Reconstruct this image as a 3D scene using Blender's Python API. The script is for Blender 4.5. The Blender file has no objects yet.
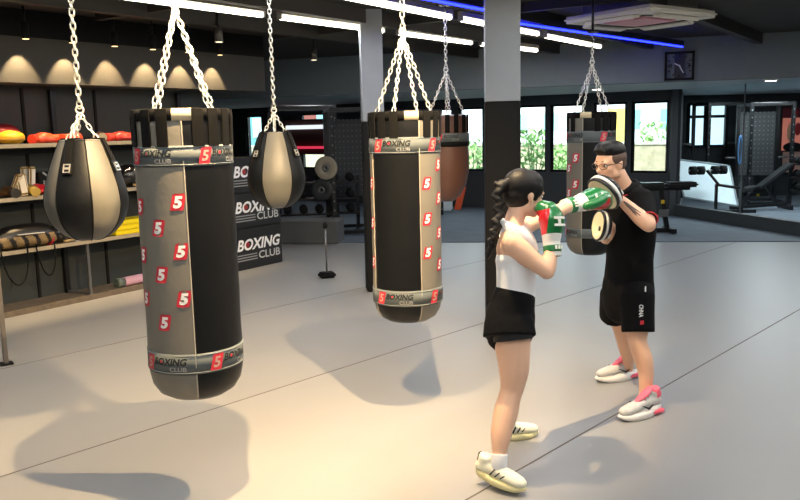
import bpy, bmesh, math, random
from mathutils import Vector, Matrix
random.seed(7)
R = math.radians
sc = bpy.context.scene
COL = sc.collection
V = Vector

# ------------------------------------------------------------------ camera
FL, CH = 800.0, 1.84
TH = math.atan(122/800.0); RO = 0.022
cF = V((0, math.cos(TH), -math.sin(TH)))
cU0 = V((0, math.sin(TH), math.cos(TH)))
cU = math.cos(RO)*cU0 + math.sin(RO)*V((1, 0, 0))
cR = math.cos(RO)*V((1, 0, 0)) - math.sin(RO)*cU0
cam_d = bpy.data.cameras.new('camera')
cam = bpy.data.objects.new('camera', cam_d)
COL.objects.link(cam)
cam_d.sensor_width = 36.0
cam_d.lens = 36.0*FL/800.0
cam_d.clip_start = 0.05
cam_d.clip_end = 300
m = Matrix((cR, cU, -cF)).transposed().to_4x4()
m.translation = (0, 0, CH)
cam.matrix_world = m
sc.camera = cam

def ray(px, py):
    return cF*FL + cR*(px-400) + cU*(250-py)
def PZ(px, py, z=0.0):
    d = ray(px, py); t = (z-CH)/d.z
    return V((d.x*t, d.y*t, z))
def PY(px, py, y):
    d = ray(px, py); t = y/d.y
    return V((d.x*t, y, CH+d.z*t))
def PV(px, py, A, B):
    d = ray(px, py); n = (B[1]-A[1], -(B[0]-A[0]))
    t = (A[0]*n[0]+A[1]*n[1])/(d.x*n[0]+d.y*n[1])
    return V((d.x*t, d.y*t, CH+d.z*t))

# ------------------------------------------------------------------ materials
def lin(c):
    return tuple((x/255/12.92 if x/255 <= .04045 else ((x/255+.055)/1.055)**2.4) for x in c)
MATS = {}
def mat(name, rgb, rough=.6, metal=0., noise=0., scale=8., bump=0., bscale=60., spec=.5, coat=0., rough_var=0.):
    if name in MATS: return MATS[name]
    mt = bpy.data.materials.new(name); mt.use_nodes = True
    nt = mt.node_tree; b = nt.nodes['Principled BSDF']
    c = lin(rgb)
    b.inputs['Base Color'].default_value = (*c, 1)
    b.inputs['Roughness'].default_value = rough
    b.inputs['Metallic'].default_value = metal
    b.inputs['Specular IOR Level'].default_value = spec
    b.inputs['Coat Weight'].default_value = coat
    tc = nt.nodes.new('ShaderNodeTexCoord')
    if noise > 0 or rough_var > 0:
        n = nt.nodes.new('ShaderNodeTexNoise'); n.inputs['Scale'].default_value = scale
        n.inputs['Detail'].default_value = 5
        nt.links.new(tc.outputs['Object'], n.inputs['Vector'])
        if noise > 0:
            mr = nt.nodes.new('ShaderNodeMapRange')
            mr.inputs['From Min'].default_value = .3; mr.inputs['From Max'].default_value = .7
            mr.inputs['To Min'].default_value = 1-noise; mr.inputs['To Max'].default_value = 1+noise
            nt.links.new(n.outputs['Fac'], mr.inputs['Value'])
            mx = nt.nodes.new('ShaderNodeVectorMath'); mx.operation = 'SCALE'
            mx.inputs[0].default_value = c
            nt.links.new(mr.outputs['Result'], mx.inputs['Scale'])
            nt.links.new(mx.outputs['Vector'], b.inputs['Base Color'])
        if rough_var > 0:
            m2 = nt.nodes.new('ShaderNodeMapRange')
            m2.inputs['To Min'].default_value = rough-rough_var; m2.inputs['To Max'].default_value = rough+rough_var
            nt.links.new(n.outputs['Fac'], m2.inputs['Value'])
            nt.links.new(m2.outputs['Result'], b.inputs['Roughness'])
    if bump > 0:
        n = nt.nodes.new('ShaderNodeTexNoise'); n.inputs['Scale'].default_value = bscale
        n.inputs['Detail'].default_value = 4
        nt.links.new(tc.outputs['Object'], n.inputs['Vector'])
        bp = nt.nodes.new('ShaderNodeBump'); bp.inputs['Strength'].default_value = bump
        bp.inputs['Distance'].default_value = .01
        nt.links.new(n.outputs['Fac'], bp.inputs['Height'])
        nt.links.new(bp.outputs['Normal'], b.inputs['Normal'])
    MATS[name] = mt
    return mt
def emit(name, rgb, s):
    if name in MATS: return MATS[name]
    mt = bpy.data.materials.new(name); mt.use_nodes = True
    nt = mt.node_tree; b = nt.nodes['Principled BSDF']
    c = lin(rgb)
    b.inputs['Base Color'].default_value = (*c, 1)
    b.inputs['Emission Color'].default_value = (*c, 1)
    b.inputs['Emission Strength'].default_value = s
    MATS[name] = mt
    return mt

M_FLOOR = mat('polished resin floor', (151, 150, 149), .36, noise=.03, scale=1.3, spec=.5, rough_var=.03)
M_SEAM = mat('floor joint', (98, 88, 78), .8)
M_MAT = mat('blue grey rubber mat', (92, 102, 112), .75, noise=.12, scale=3)
M_WALL = mat('charcoal wall paint', (50, 55, 55), .8, noise=.05, scale=2)
M_WALLD = mat('dark wall paint', (44, 46, 48), .85, noise=.05, scale=2)
M_WALLBK = mat('graphite window wall', (62, 65, 68), .8, noise=.04)
M_CEIL = mat('dark ceiling paint', (46, 43, 40), .8, noise=.12, scale=2.2)
M_BEAM = mat('dark steel joist paint', (46, 43, 40), .6)
M_BULK = mat('grey bulkhead paint', (118, 127, 132), .85, noise=.03)
M_SOFF = mat('pale blue grey soffit paint', (190, 202, 206), .8)
M_HEAD = mat('header panel paint', (64, 62, 58), .75, noise=.04)
M_COLTOP = mat('light grey column paint', (140, 145, 152), .7, noise=.03)
M_BLACK = mat('black matte paint', (13, 13, 14), .8, noise=.05, spec=.3)
M_BLACKM = mat('black powder coated steel', (22, 23, 25), .4, metal=.3)
M_STEEL = mat('bright zinc chain', (232, 230, 224), .28, metal=.75)
M_GSTEEL = mat('grey steel', (120, 120, 120), .4, metal=.7)
M_TAUPE = mat('taupe bag vinyl', (120, 116, 107), .5, noise=.05, scale=5, bump=.15, bscale=30)
M_BAGBLK = mat('black bag vinyl', (13, 15, 18), .45, noise=.1, scale=5, bump=.2, bscale=18, spec=.28)
M_BAND = mat('grey blue bag band', (92, 99, 101), .65, noise=.05, spec=.3)
M_PIPE = mat('pale piping', (170, 163, 150), .5)
M_STRAP = mat('black webbing', (11, 11, 11), .85, bump=.1, bscale=200, spec=.2)
M_RED = mat('red print', (205, 45, 62), .5)
M_WHITE = mat('white print', (240, 240, 238), .5)
M_GREYP = mat('grey print', (150, 152, 152), .5)
M_BLKP = mat('black print', (22, 22, 24), .5)
M_BROWN = mat('brown leather', (98, 66, 54), .45, noise=.08, scale=6, bump=.2, bscale=25)
M_WOOD = mat('pale wood edge', (158, 145, 122), .6, noise=.1, scale=20)
M_BROWNP = mat('brown plinth', (104, 92, 78), .8, noise=.2, scale=12)
M_DARKP = mat('dark plinth front', (52, 50, 46), .7)
M_GLASS = None

# ------------------------------------------------------------------ mesh helpers
class MB:
    def __init__(s):
        s.bm = bmesh.new(); s.mi = 0
    def face(s, vs):
        try:
            f = s.bm.faces.new(vs); f.material_index = s.mi; f.smooth = False
            return f
        except ValueError:
            return None
    def box(s, c, size, rz=0., mtx=None, bev=0.):
        hx, hy, hz = size[0]/2, size[1]/2, size[2]/2
        M = mtx or (Matrix.Translation(V(c)) @ Matrix.Rotation(rz, 4, 'Z'))
        if bev > 0:
            t = bmesh.new()
            vs = [t.verts.new((x, y, z)) for x in (-hx, hx) for y in (-hy, hy) for z in (-hz, hz)]
            for q in ((0,1,3,2),(4,6,7,5),(0,4,5,1),(2,3,7,6),(0,2,6,4),(1,5,7,3)):
                t.faces.new([vs[i] for i in q])
            bmesh.ops.bevel(t, geom=t.edges[:], offset=bev, segments=2, affect='EDGES')
            mp = {}
            for v in t.verts: mp[v] = s.bm.verts.new(M @ v.co)
            for f in t.faces: s.face([mp[v] for v in f.verts])
            t.free()
            return
        vs = [s.bm.verts.new(M @ V((x, y, z))) for x in (-hx, hx) for y in (-hy, hy) for z in (-hz, hz)]
        for q in ((0,1,3,2),(4,6,7,5),(0,4,5,1),(2,3,7,6),(0,2,6,4),(1,5,7,3)):
            s.face([vs[i] for i in q])
    def bar(s, a, b, w, h=None, up=V((0, 0, 1)), bev=0.):
        a, b = V(a), V(b); h = h or w
        d = b-a; L = d.length; d.normalize()
        if abs(d.dot(up)) > .98: up = V((0, 1, 0))
        x = d.cross(up).normalized(); z = x.cross(d)
        M = Matrix((x, d, z)).transposed().to_4x4(); M.translation = (a+b)/2
        s.box((0,0,0), (w, L, h), mtx=M, bev=bev)
    def tube(s, pts, r, n=10, closed=False, cap=True):
        pts = [V(p) for p in pts]
        rr = r if isinstance(r, (list, tuple)) else [r]*len(pts)
        rings = []; prev = None
        N = len(pts)
        for i, p in enumerate(pts):
            if closed: t = pts[(i+1) % N]-pts[i-1]
            else: t = pts[min(i+1, N-1)]-pts[max(i-1, 0)]
            t.normalize()
            if prev is None:
                ref = V((0, 0, 1)) if abs(t.z) < .9 else V((1, 0, 0))
                a = t.cross(ref).normalized()
            else:
                a = (prev - t*prev.dot(t)).normalized()
            prev = a; b = t.cross(a)
            rings.append([s.bm.verts.new(p+(a*math.cos(2*math.pi*k/n)+b*math.sin(2*math.pi*k/n))*rr[i]) for k in range(n)])
        M = N if closed else N-1
        for i in range(M):
            A, B = rings[i], rings[(i+1) % N]
            for k in range(n):
                f = s.face([A[k], A[(k+1) % n], B[(k+1) % n], B[k]])
                if f: f.smooth = True
        if cap and not closed:
            s.face(rings[0][::-1]); s.face(rings[-1])
    def lathe(s, prof, c=(0,0,0), n=48, mtx=None, smooth=True, matf=None):
        """prof: (r,z) list bottom to top, axis z."""
        M = mtx or Matrix.Translation(V(c))
        rings = []
        for r, z in prof:
            if r < 1e-5: rings.append([s.bm.verts.new(M @ V((0, 0, z)))])
            else: rings.append([s.bm.verts.new(M @ V((r*math.sin(2*math.pi*k/n), -r*math.cos(2*math.pi*k/n), z))) for k in range(n)])
        shut = len(rings[0]) > 1 and len(rings[-1]) > 1      # a ring profile closes on itself
        for i in range(len(prof) if shut else len(prof)-1):
            A, B = rings[i], rings[(i+1) % len(prof)]
            for k in range(n):
                k2 = (k+1) % n
                if len(A) == 1 and len(B) == 1: continue
                if len(A) == 1: q = [A[0], B[k2], B[k]]
                elif len(B) == 1: q = [A[k], A[k2], B[0]]
                else: q = [A[k], A[k2], B[k2], B[k]]
                f = s.face(q)
                if f:
                    f.smooth = smooth
                    if matf: f.material_index = matf((k+.5)*360/n, (prof[i][1]+prof[(i+1) % len(prof)][1])/2)
        if not shut:
            if len(rings[0]) > 1: s.face(rings[0][::-1])
            if len(rings[-1]) > 1: s.face(rings[-1])
    def ell(s, c, r, mtx=None, nu=20, nv=12):
        M = (mtx or Matrix.Identity(4))
        T = Matrix.Translation(V(c)) @ M @ Matrix.Diagonal((r[0], r[1], r[2], 1))
        prof = [(math.sin(math.pi*i/nv), -math.cos(math.pi*i/nv)) for i in range(nv+1)]
        prof[0] = (0, -1); prof[-1] = (0, 1)
        s.lathe(prof, n=nu, mtx=T)
    def loft(s, pts, rad, ref=(0, 1, 0), n=18, sub=5, round_ends=(True, True)):
        """tapered elliptical limb; rad=(ra along ref, rb across)"""
        P = [V(p) for p in pts]; Q = [(r, r) if not isinstance(r, (tuple, list)) else r for r in rad]
        pp, qq = [], []
        N = len(P)
        for i in range(N-1):
            p0, p1, p2, p3 = P[max(i-1, 0)], P[i], P[i+1], P[min(i+2, N-1)]
            for k in range(sub):
                t = k/sub
                pp.append(.5*((2*p1)+(-p0+p2)*t+(2*p0-5*p1+4*p2-p3)*t*t+(-p0+3*p1-3*p2+p3)*t**3))
                e = t*t*(3-2*t)*.5+t*.5
                qq.append((Q[i][0]*(1-e)+Q[i+1][0]*e, Q[i][1]*(1-e)+Q[i+1][1]*e))
        pp.append(P[-1]); qq.append(Q[-1])
        if round_ends[0]:
            t = (pp[0]-pp[1]).normalized(); r0 = qq[0]; m_ = min(r0); p0 = pp[0]
            for a in (35, 62, 82):
                pp.insert(0, p0+t*m_*math.sin(R(a))); qq.insert(0, (r0[0]*math.cos(R(a)), r0[1]*math.cos(R(a))))
        if round_ends[1]:
            t = (pp[-1]-pp[-2]).normalized(); r0 = qq[-1]; m_ = min(r0); p0 = pp[-1]
            for a in (35, 62, 82):
                pp.append(p0+t*m_*math.sin(R(a))); qq.append((r0[0]*math.cos(R(a)), r0[1]*math.cos(R(a))))
        ref = V(ref); rings = []
        L = len(pp)
        for i in range(L):
            t = (pp[min(i+1, L-1)]-pp[max(i-1, 0)]).normalized()
            a = ref-t*ref.dot(t)
            if a.length < 1e-3: a = V((1, 0, .01))-t*t.x
            a.normalize(); b = t.cross(a)
            rings.append([s.bm.verts.new(pp[i]+a*math.cos(2*math.pi*k/n)*qq[i][0]+b*math.sin(2*math.pi*k/n)*qq[i][1]) for k in range(n)])
        for i in range(L-1):
            for k in range(n):
                f = s.face([rings[i][k], rings[i][(k+1) % n], rings[i+1][(k+1) % n], rings[i+1][k]])
                if f: f.smooth = True
        s.face(rings[0][::-1]); s.face(rings[-1])
    def build(s, name, mats, parent=None, loc=None):
        bmesh.ops.recalc_face_normals(s.bm, faces=s.bm.faces[:])
        me = bpy.data.meshes.new(name); s.bm.to_mesh(me); s.bm.free()
        if not isinstance(mats, (list, tuple)): mats = [mats]
        for x in mats: me.materials.append(x)
        o = bpy.data.objects.new(name, me); COL.objects.link(o)
        if parent is not None: o.parent = parent
        if loc is not None: o.location = loc
        return o
    def remesh(s, name, mats, parent=None, voxel=.008, smooth=4, matf=None, factor=.5, cuts=()):
        bmesh.ops.recalc_face_normals(s.bm, faces=s.bm.faces[:])
        me = bpy.data.meshes.new('tmp'); s.bm.to_mesh(me); s.bm.free()
        t = bpy.data.objects.new('tmp', me); COL.objects.link(t)
        md = t.modifiers.new('r', 'REMESH'); md.mode = 'VOXEL'; md.voxel_size = voxel; md.use_smooth_shade = True
        ms = t.modifiers.new('s', 'SMOOTH'); ms.factor = factor; ms.iterations = smooth
        dg = bpy.context.evaluated_depsgraph_get(); dg.update()
        me2 = bpy.data.meshes.new_from_object(t.evaluated_get(dg))
        bpy.data.objects.remove(t); bpy.data.meshes.remove(me)
        me2.name = name
        if cuts:
            b_m = bmesh.new(); b_m.from_mesh(me2)
            for co, no in cuts: bmesh.ops.bisect_plane(b_m, geom=b_m.verts[:]+b_m.edges[:]+b_m.faces[:], plane_co=co, plane_no=no, dist=1e-5)
            b_m.to_mesh(me2); b_m.free()
        me2.materials.clear()
        if not isinstance(mats, (list, tuple)): mats = [mats]
        for x in mats: me2.materials.append(x)
        for p in me2.polygons:
            p.use_smooth = True
            p.material_index = matf(p.center, p.normal) if matf else 0
        o = bpy.data.objects.new(name, me2); COL.objects.link(o)
        if parent is not None: o.parent = parent
        return o

def tag(o, label=None, cat=None, group=None, kind=None):
    if label: o['label'] = label
    if cat: o['category'] = cat
    if group: o['group'] = group
    if kind: o['kind'] = kind
    return o
def thing(name, label, cat, loc=(0, 0, 0), rz=0., group=None):
    o = bpy.data.objects.new(name, None); COL.objects.link(o)
    o.location = loc; o.rotation_euler = (0, 0, rz)
    o.empty_display_size = .1
    return tag(o, label, cat, group)
def struct(name, mb, mt):
    return tag(mb.build(name, mt), kind='structure')

def text2d(txt, w, h, bold=.02, shear=0., sx=None):
    """flat text mesh as (verts, faces) centred at 0, size w x h"""
    cu = bpy.data.curves.new('t', 'FONT'); cu.body = txt; cu.offset = bold; cu.resolution_u = 3
    ob = bpy.data.objects.new('t', cu); COL.objects.link(ob)
    dg = bpy.context.evaluated_depsgraph_get(); dg.update()
    me = bpy.data.meshes.new_from_object(ob.evaluated_get(dg))
    vs = [v.co.copy() for v in me.vertices]; fs = [tuple(p.vertices) for p in me.polygons]
    bpy.data.objects.remove(ob); bpy.data.curves.remove(cu); bpy.data.meshes.remove(me)
    x0 = min(v.x for v in vs); x1 = max(v.x for v in vs); y0 = min(v.y for v in vs); y1 = max(v.y for v in vs)
    out = []
    for v in vs:
        x = (v.x-x0)/(x1-x0)-.5; y = (v.y-y0)/(y1-y0)-.5
        out.append((x*w+shear*y*h, y*h))
    return out, fs
def put2d(mb, vf, fn):
    vs, fs = vf
    bv = [mb.bm.verts.new(fn(u, v)) for u, v in vs]
    for f in fs: mb.face([bv[i] for i in f])
def quadgrid(w, h, shear=0., n=4, rad=0.):
    vs = []; fs = []
    for j in range(2):
        for i in range(n+1):
            u = (i/n-.5)*w; v = (j-.5)*h
            vs.append((u+shear*v, v))
    for i in range(n): fs.append((i, i+1, n+2+i, n+1+i))
    return vs, fs
def shift(vf, du, dv):
    return [(u+du, v+dv) for u, v in vf[0]], vf[1]
def roundquad(w, h, shear=0., r=.15):
    r *= min(w, h); pts = []
    for cx, cy, a0 in ((w/2-r, h/2-r, 0), (-w/2+r, h/2-r, 90), (-w/2+r, -h/2+r, 180), (w/2-r, -h/2+r, 270)):
        for k in range(4):
            a = R(a0+30*k); u = cx+r*math.cos(a); v = cy+r*math.sin(a)
            pts.append((u+shear*v, v))
    return pts, [tuple(range(len(pts)))]
def circ(r, n=14, inner=0.):
    if inner <= 0:
        return [(r*math.cos(2*math.pi*k/n), r*math.sin(2*math.pi*k/n)) for k in range(n)], [tuple(range(n))]

# ------------------------------------------------------------------ frames of reference
LA, LB = V((-4.06, 7.98, 0)), V((-3.08, 9.41, 0))
Lu = (LB-LA).normalized(); Ln = V((Lu.y, -Lu.x, 0))
LROT = math.atan2(Lu.y, Lu.x)
def L(s, off, z): return LA+Lu*s+Ln*off+V((0, 0, z))
def Ls(px, py, off=0.):
    p = PV(px, py, LA+Ln*off, LB+Ln*off)
    return (p-LA).dot(Lu), p.z
CEIL = 3.12
W0 = V((5.4, 15.74, 0)); Wd = V((-math.cos(R(34)), math.sin(R(34)), 0)); Wn = V((-Wd.y, Wd.x, 0))
if Wn.y > 0: Wn = -Wn
WROT = math.atan2(Wd.y, Wd.x)
def W(s, off, z): return W0+Wd*s+Wn*off+V((0, 0, z))
def Ws(px, py=140):
    return (PV(px, py, W0, W0+Wd)-W0).dot(Wd)
G0 = V((5.4, 15.74, 0)); G1 = V((6.32, 12.51, 0)); Gd = (G1-G0).normalized()
GROT = math.atan2(Gd.y, Gd.x)
B0 = V((-2.19, 14.96, 0)); B1 = V((5.95, 12.07, 0)); Bd = (B1-B0).normalized(); BROT = math.atan2(Bd.y, Bd.x)

# ------------------------------------------------------------------ floor, ceiling, walls
mb = MB(); mb.box((0, 9.5, -.06), (30, 30, .12)); struct('floor', mb, M_FLOOR)
# mat area at the far side
mb = MB()
pts = [(-8, 13.97), (13, 11.03), (13, 20), (7.0, 19.6), (5.55, 15.9), (5.3, 15.8), (-6.2, 23.6), (-8, 23.6)]
lo = [mb.bm.verts.new((x, y, -.02)) for x, y in pts]; hi = [mb.bm.verts.new((x, y, .012)) for x, y in pts]
mb.face(hi); mb.face(lo[::-1])
for i in range(len(pts)): mb.face([lo[i], lo[(i+1) % len(pts)], hi[(i+1) % len(pts)], hi[i]])
struct('floor_mat', mb, M_MAT)
# floor joints, thin inlaid lines
def seam(p, q, w):
    mb = MB(); p, q = V(p), V(q); d = (q-p).normalized()
    mb.bar(p-d*.0, q, w, .003)
    struct('trim_1', mb, M_SEAM)
sd = V((2.98, 3.22, 0)).normalized()
a = PZ(0, 477); seam(a-sd*3+V((0, 0, .0)), a+sd*11.5, .008)
b_ = PZ(515, 472); seam(b_-sd*3, b_+sd*9.5, .009)
c_ = PZ(246, 314); seam(c_-sd*5, c_+sd*6.0, .006)

mb = MB()
pc = [(-15, -5), (13.3, -5), (13.3, 20), (6.9, 20), (5.45, 15.95), (W(14.2, 0, 0).x, W(14.2, 0, 0).y+.2), (-15, 23.6)]
lo = [mb.bm.verts.new((x, y, CEIL)) for x, y in pc]; hi = [mb.bm.verts.new((x, y, CEIL+.2)) for x, y in pc]
mb.face(lo[::-1]); mb.face(hi)
for i in range(len(pc)): mb.face([lo[i], lo[(i+1) % len(pc)], hi[(i+1) % len(pc)], hi[i]])
struct('ceiling', mb, M_CEIL)
# ceiling joists and cross members
k = 0
for off in (1.2, 2.5, 3.9, 5.4, 6.9, 8.4, 9.9):
    mb = MB(); mb.bar(L(-9, off, CEIL-.07), L(9.5 if off < 6 else 6.5, off, CEIL-.07), .10, .16)
    struct('ceiling_beam', mb, M_BEAM)
for s_ in (-1.5, 1.1, 3.7):
    mb = MB(); mb.bar(L(s_, .4, CEIL-.05), L(s_, 8.5, CEIL-.05), .08, .10)
    struct('ceiling_beam', mb, M_BEAM)

def wallbox(name, p, q, z0, z1, th, side, mt):
    """wall from p to q (floor points), thickness th pushed to 'side' (+1 left of p->q)"""
    p, q = V(p), V(q); d = (q-p).normalized(); n = V((-d.y, d.x, 0))*side
    mb = MB(); mb.bar(p+n*th/2+V((0, 0, (z0+z1)/2)), q+n*th/2+V((0, 0, (z0+z1)/2)), th, z1-z0)
    return struct(name, mb, mt)
wallbox('wall_left', L(-13, -.42, 0), L(3.2, -.42, 0), 0, CEIL, .2, 1, M_WALL)
wallbox('wall_far_left', V((-6.2, 23.6, 0)), V((-6.2, 9.2, 0)), 0, CEIL, .2, -1, M_WALLD)
wallbox('wall_far_right', V((13, 20, 0)), V((13, -5, 0)), 0, CEIL, .2, 1, M_WALLD)
wallbox('wall_rear', V((-13.5, -4.5, 0)), V((13, -4.5, 0)), 0, CEIL, .2, -1, mat('rear wall paint', (150, 150, 148), .8))
wallbox('wall_glass_room', V((6.9, 19.5, 0)), V((13, 19.5, 0)), 0, CEIL, .2, 1, M_WALLD)
wallbox('wall_glass_room', V((5.44, 15.70, 0)), V((6.86, 19.6, 0)), 0, CEIL, .06, -1, M_WALLD)
# header over the shelving (lit by the can spots)
mb = MB(); mb.bar(L(-12, -.21, 2.61), L(3.98, -.21, 2.61), .42, .46); struct('wall_left_header', mb, M_HEAD)
mb = MB(); mb.bar(L(-12, -.17, 2.975), L(3.98, -.17, 2.975), .34, .27); struct('wall_left_header', mb, M_BLACK)
# plinth strip
mb = MB(); mb.bar(L(-12, -.21, .03), L(3.2, -.21, .03), .40, .06); struct('baseboard_left', mb, M_BROWNP)
# vertical panel joints on the left wall
for s_ in (-1.9, -.2, .66, 1.55, 2.5):
    mb = MB(); mb.box(L(s_, -.41, 1.2), (.03, .02, 2.3), LROT); struct('trim_2', mb, M_BLACK)

# bulkhead across the hall and its pale soffit
mb = MB(); p0 = B0-Bd*5.5; p1 = B1+Bd*7.2
mb.bar(p0+V((0, .13, (2.46+CEIL)/2)), p1+V((0, .13, (2.46+CEIL)/2)), .2, CEIL-2.46); struct('bulkhead', mb, M_BULK)
mb = MB()
A_ = [p0+V((0, .1, 0)), p1+V((0, .1, 0)), V((13, 19.5, 0)), V((6.85, 19.5, 0)), V((5.5, 15.8, 0)), W(14, 0, 0)]
lo = [mb.bm.verts.new(V((p.x, p.y, 2.462))) for p in A_]; hi = [mb.bm.verts.new(V((p.x, p.y, 2.52))) for p in A_]
mb.face(lo[::-1]); mb.face(hi)
for i in range(6): mb.face([lo[i], lo[(i+1) % 6], hi[(i+1) % 6], hi[i]])
struct('ceiling_soffit', mb, M_SOFF)

# window wall: piers, sill wall, head, frames and glass
def glassmat():
    mt = bpy.data.materials.new('window glass'); mt.use_nodes = True
    nt = mt.node_tree; nt.nodes.clear()
    out = nt.nodes.new('ShaderNodeOutputMaterial'); tr = nt.nodes.new('ShaderNodeBsdfTransparent')
    gl = nt.nodes.new('ShaderNodeBsdfGlossy'); gl.inputs['Roughness'].default_value = .02
    tr.inputs['Color'].default_value = (.93, .97, .97, 1)
    mx = nt.nodes.new('ShaderNodeMixShader'); mx.inputs[0].default_value = .04
    nt.links.new(tr.outputs[0], mx.inputs[1]); nt.links.new(gl.outputs[0], mx.inputs[2])
    nt.links.new(mx.outputs[0], out.inputs[0])
    return mt
M_GLASS = glassmat()
SILL, HEAD_ = .84, 2.26
wins = [(Ws(668), Ws(631)), (Ws(626), Ws(593)), (Ws(583), Ws(550)), (Ws(546), Ws(516)), (Ws(483), Ws(458)), (Ws(452), Ws(428)),
        (Ws(326), Ws(300)), (Ws(262), Ws(246))]
ext = 14.0
mb = MB()
mb.bar(W(0, -.1, SILL/2), W(ext, -.1, SILL/2), .2, SILL)
mb.bar(W(0, -.1, (HEAD_+CEIL)/2), W(ext, -.1, (HEAD_+CEIL)/2), .2, CEIL-HEAD_)
cur = 0.
for a, b in wins+[(ext, ext)]:
    if a > cur+.01: mb.bar(W(cur, -.1, (SILL+HEAD_)/2), W(a, -.1, (SILL+HEAD_)/2), .2, HEAD_-SILL)
    cur = b
struct('wall_back', mb, M_WALLBK)
for i, (a, b) in enumerate(wins):
    w = thing('window_%d' % (i+1), None, None); tag(w, kind='structure')
    mb = MB(); t = .045
    for s_ in (a+t/2, b-t/2): mb.bar(W(s_, -.06, SILL), W(s_, -.06, HEAD_), t, .08)
    for z in (SILL+t/2, HEAD_-t/2): mb.bar(W(a, -.06, z), W(b, -.06, z), .08, t)
    mb.build('window_frame', M_BLACK, w)
    mb = MB(); mb.bar(W(a+t, -.07, (SILL+HEAD_)/2), W(b-t, -.07, (SILL+HEAD_)/2), .008, HEAD_-SILL-2*t)
    mb.build('window_pane', M_GLASS, w)

# glass partition on the right
curb = .23
mb = MB(); mb.bar(G0+V((.06, .03, curb/2)), G1+Gd*6+V((.06, .03, curb/2)), .14, curb); struct('wall_right_curb', mb, mat('curb paint', (58, 62, 64), .6))
for k, (t0, t1) in enumerate(((0, 1.88), (1.90, 3.9), (3.92, 6.2), (6.22, 9.3))):
    w = thing('window_%d' % (k+10), None, None); tag(w, kind='structure')
    mb = MB(); mb.bar(G0+Gd*t0+V((.06, .03, (curb+2.46)/2)), G0+Gd*t1+V((.06, .03, (curb+2.46)/2)), .012, 2.46-curb)
    mb.build('glass_panel', M_GLASS, w)
    mb = MB(); mb.bar(G0+Gd*(t1+.01)+V((.06, .03, curb)), G0+Gd*(t1+.01)+V((.06, .03, 2.46)), .02, .02)
    mb.build('joint_strip', mat('pale joint strip', (110, 116, 118), .4), w)
mb = MB(); mb.bar(G0+V((-.02, .0, 0)), G0+V((-.02, .0, 2.46)), .12, .12); struct('trim_3', mb, M_WALLBK)
wallbox('wall_right', G1+Gd*6+V((.06, 0, 0)), G1+Gd*17, 0, CEIL, .2, 1, M_WALL)
mb = MB(); mb.bar(G1+Gd*.3+V((.06, 0, 2.79)), G1+Gd*6+V((.06, 0, 2.79)), .2, .66); struct('wall_right_head', mb, M_BULK)

# columns
def column(x, y, w, d, rz, zc):
    mb = MB(); mb.box((x, y, zc/2), (w, d, zc), rz, bev=.012); struct('column', mb, M_BLACK)
    mb = MB(); mb.box((x, y, (zc+CEIL)/2), (w-.005, d-.005, CEIL-zc), rz); struct('column', mb, M_COLTOP)
column(.945, 7.30, .31, .31, R(-4), 2.055)
column(-.275, 9.06, .24, .24, R(8), 1.92)

# ------------------------------------------------------------------ outdoors beyond the windows
M_FOL = mat('bright foliage', (160, 205, 130), .7, noise=.3, scale=12)
tag(struct('ground_outside', (lambda m_: (m_.box((8, 36, -.2), (90, 36, .1)), m_)[1])(MB()), mat('pale paving', (200, 200, 190), .8)))
sG = (PV(671, 140, W0-Wn*4.5, W0-Wn*4.5+Wd)-W0).dot(Wd)
fw = thing('garden_wall', 'pale tan garden wall beyond the windows', 'garden wall')
mb = MB(); mb.bar(W(sG, -4.5, .65), W(16, -4.5, .65), .15, 1.3); mb.build('wall_panel', mat('tan render', (196, 190, 160), .8, noise=.2, scale=6), fw)
mb = MB(); mb.bar(W(sG, -4.5, 1.32), W(16, -4.5, 1.32), .22, .06); mb.build('coping', mat('coping', (225, 222, 210), .7), fw)
def building(px0, px1, off, z1, mt, label, trimc, dp=4):
    t = thing('outside_building', label, 'building')
    p = PV(px0, 140, W0+Wn*-off, W0+Wn*-off+Wd); q = PV(px1, 140, W0+Wn*-off, W0+Wn*-off+Wd)
    p.z = q.z = 0; d = (q-p).normalized()
    nrm = V((-d.y, d.x, 0))
    if nrm.y < 0: nrm = -nrm
    mb = MB(); mb.bar(p+nrm*dp/2+V((0, 0, z1/2)), q+nrm*dp/2+V((0, 0, z1/2)), dp, z1); mb.build('facade', mt, t)
    z = 1.5; Lh = (q-p).length
    while z < min(z1-1, 6):
        nwin = max(2, int(Lh/1.6))
        for k in range(nwin):
            c = p+d*(Lh*(k+.5)/nwin)-nrm*.03+V((0, 0, z+.5))
            mb = MB(); mb.bar(c-d*.45, c+d*.45, .08, .9); mb.build('window_pane', trimc, t)
        z += 1.7
    return t
M_BLUEW = mat('blue window glass', (120, 190, 210), .2)
building(612, 690, 22, 9, mat('pale blue render', (205, 222, 228), .7), 'pale blue building with rows of windows outside the rightmost window', M_BLUEW)
building(505, 600, 26, 9, mat('white render', (232, 236, 236), .7), 'white building outside the windows behind the column', mat('pale teal glass', (150, 200, 200), .2))
building(607, 619, 14, 2.4, mat('yellow board', (226, 200, 90), .7), 'small yellow and blue kiosk outside the third window', mat('kiosk blue', (90, 150, 205), .5), .6)
building(276, 345, 10, 4, mat('brown red shopfront', (120, 62, 54), .7), 'red brown shopfront beyond the far left windows', mat('dim glass', (120, 180, 190), .3))
building(225, 274, 12, 5, mat('teal shopfront', (90, 150, 160), .7), 'teal shopfront seen past the end of the left wall', mat('pale glass', (190, 220, 225), .3))
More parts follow.
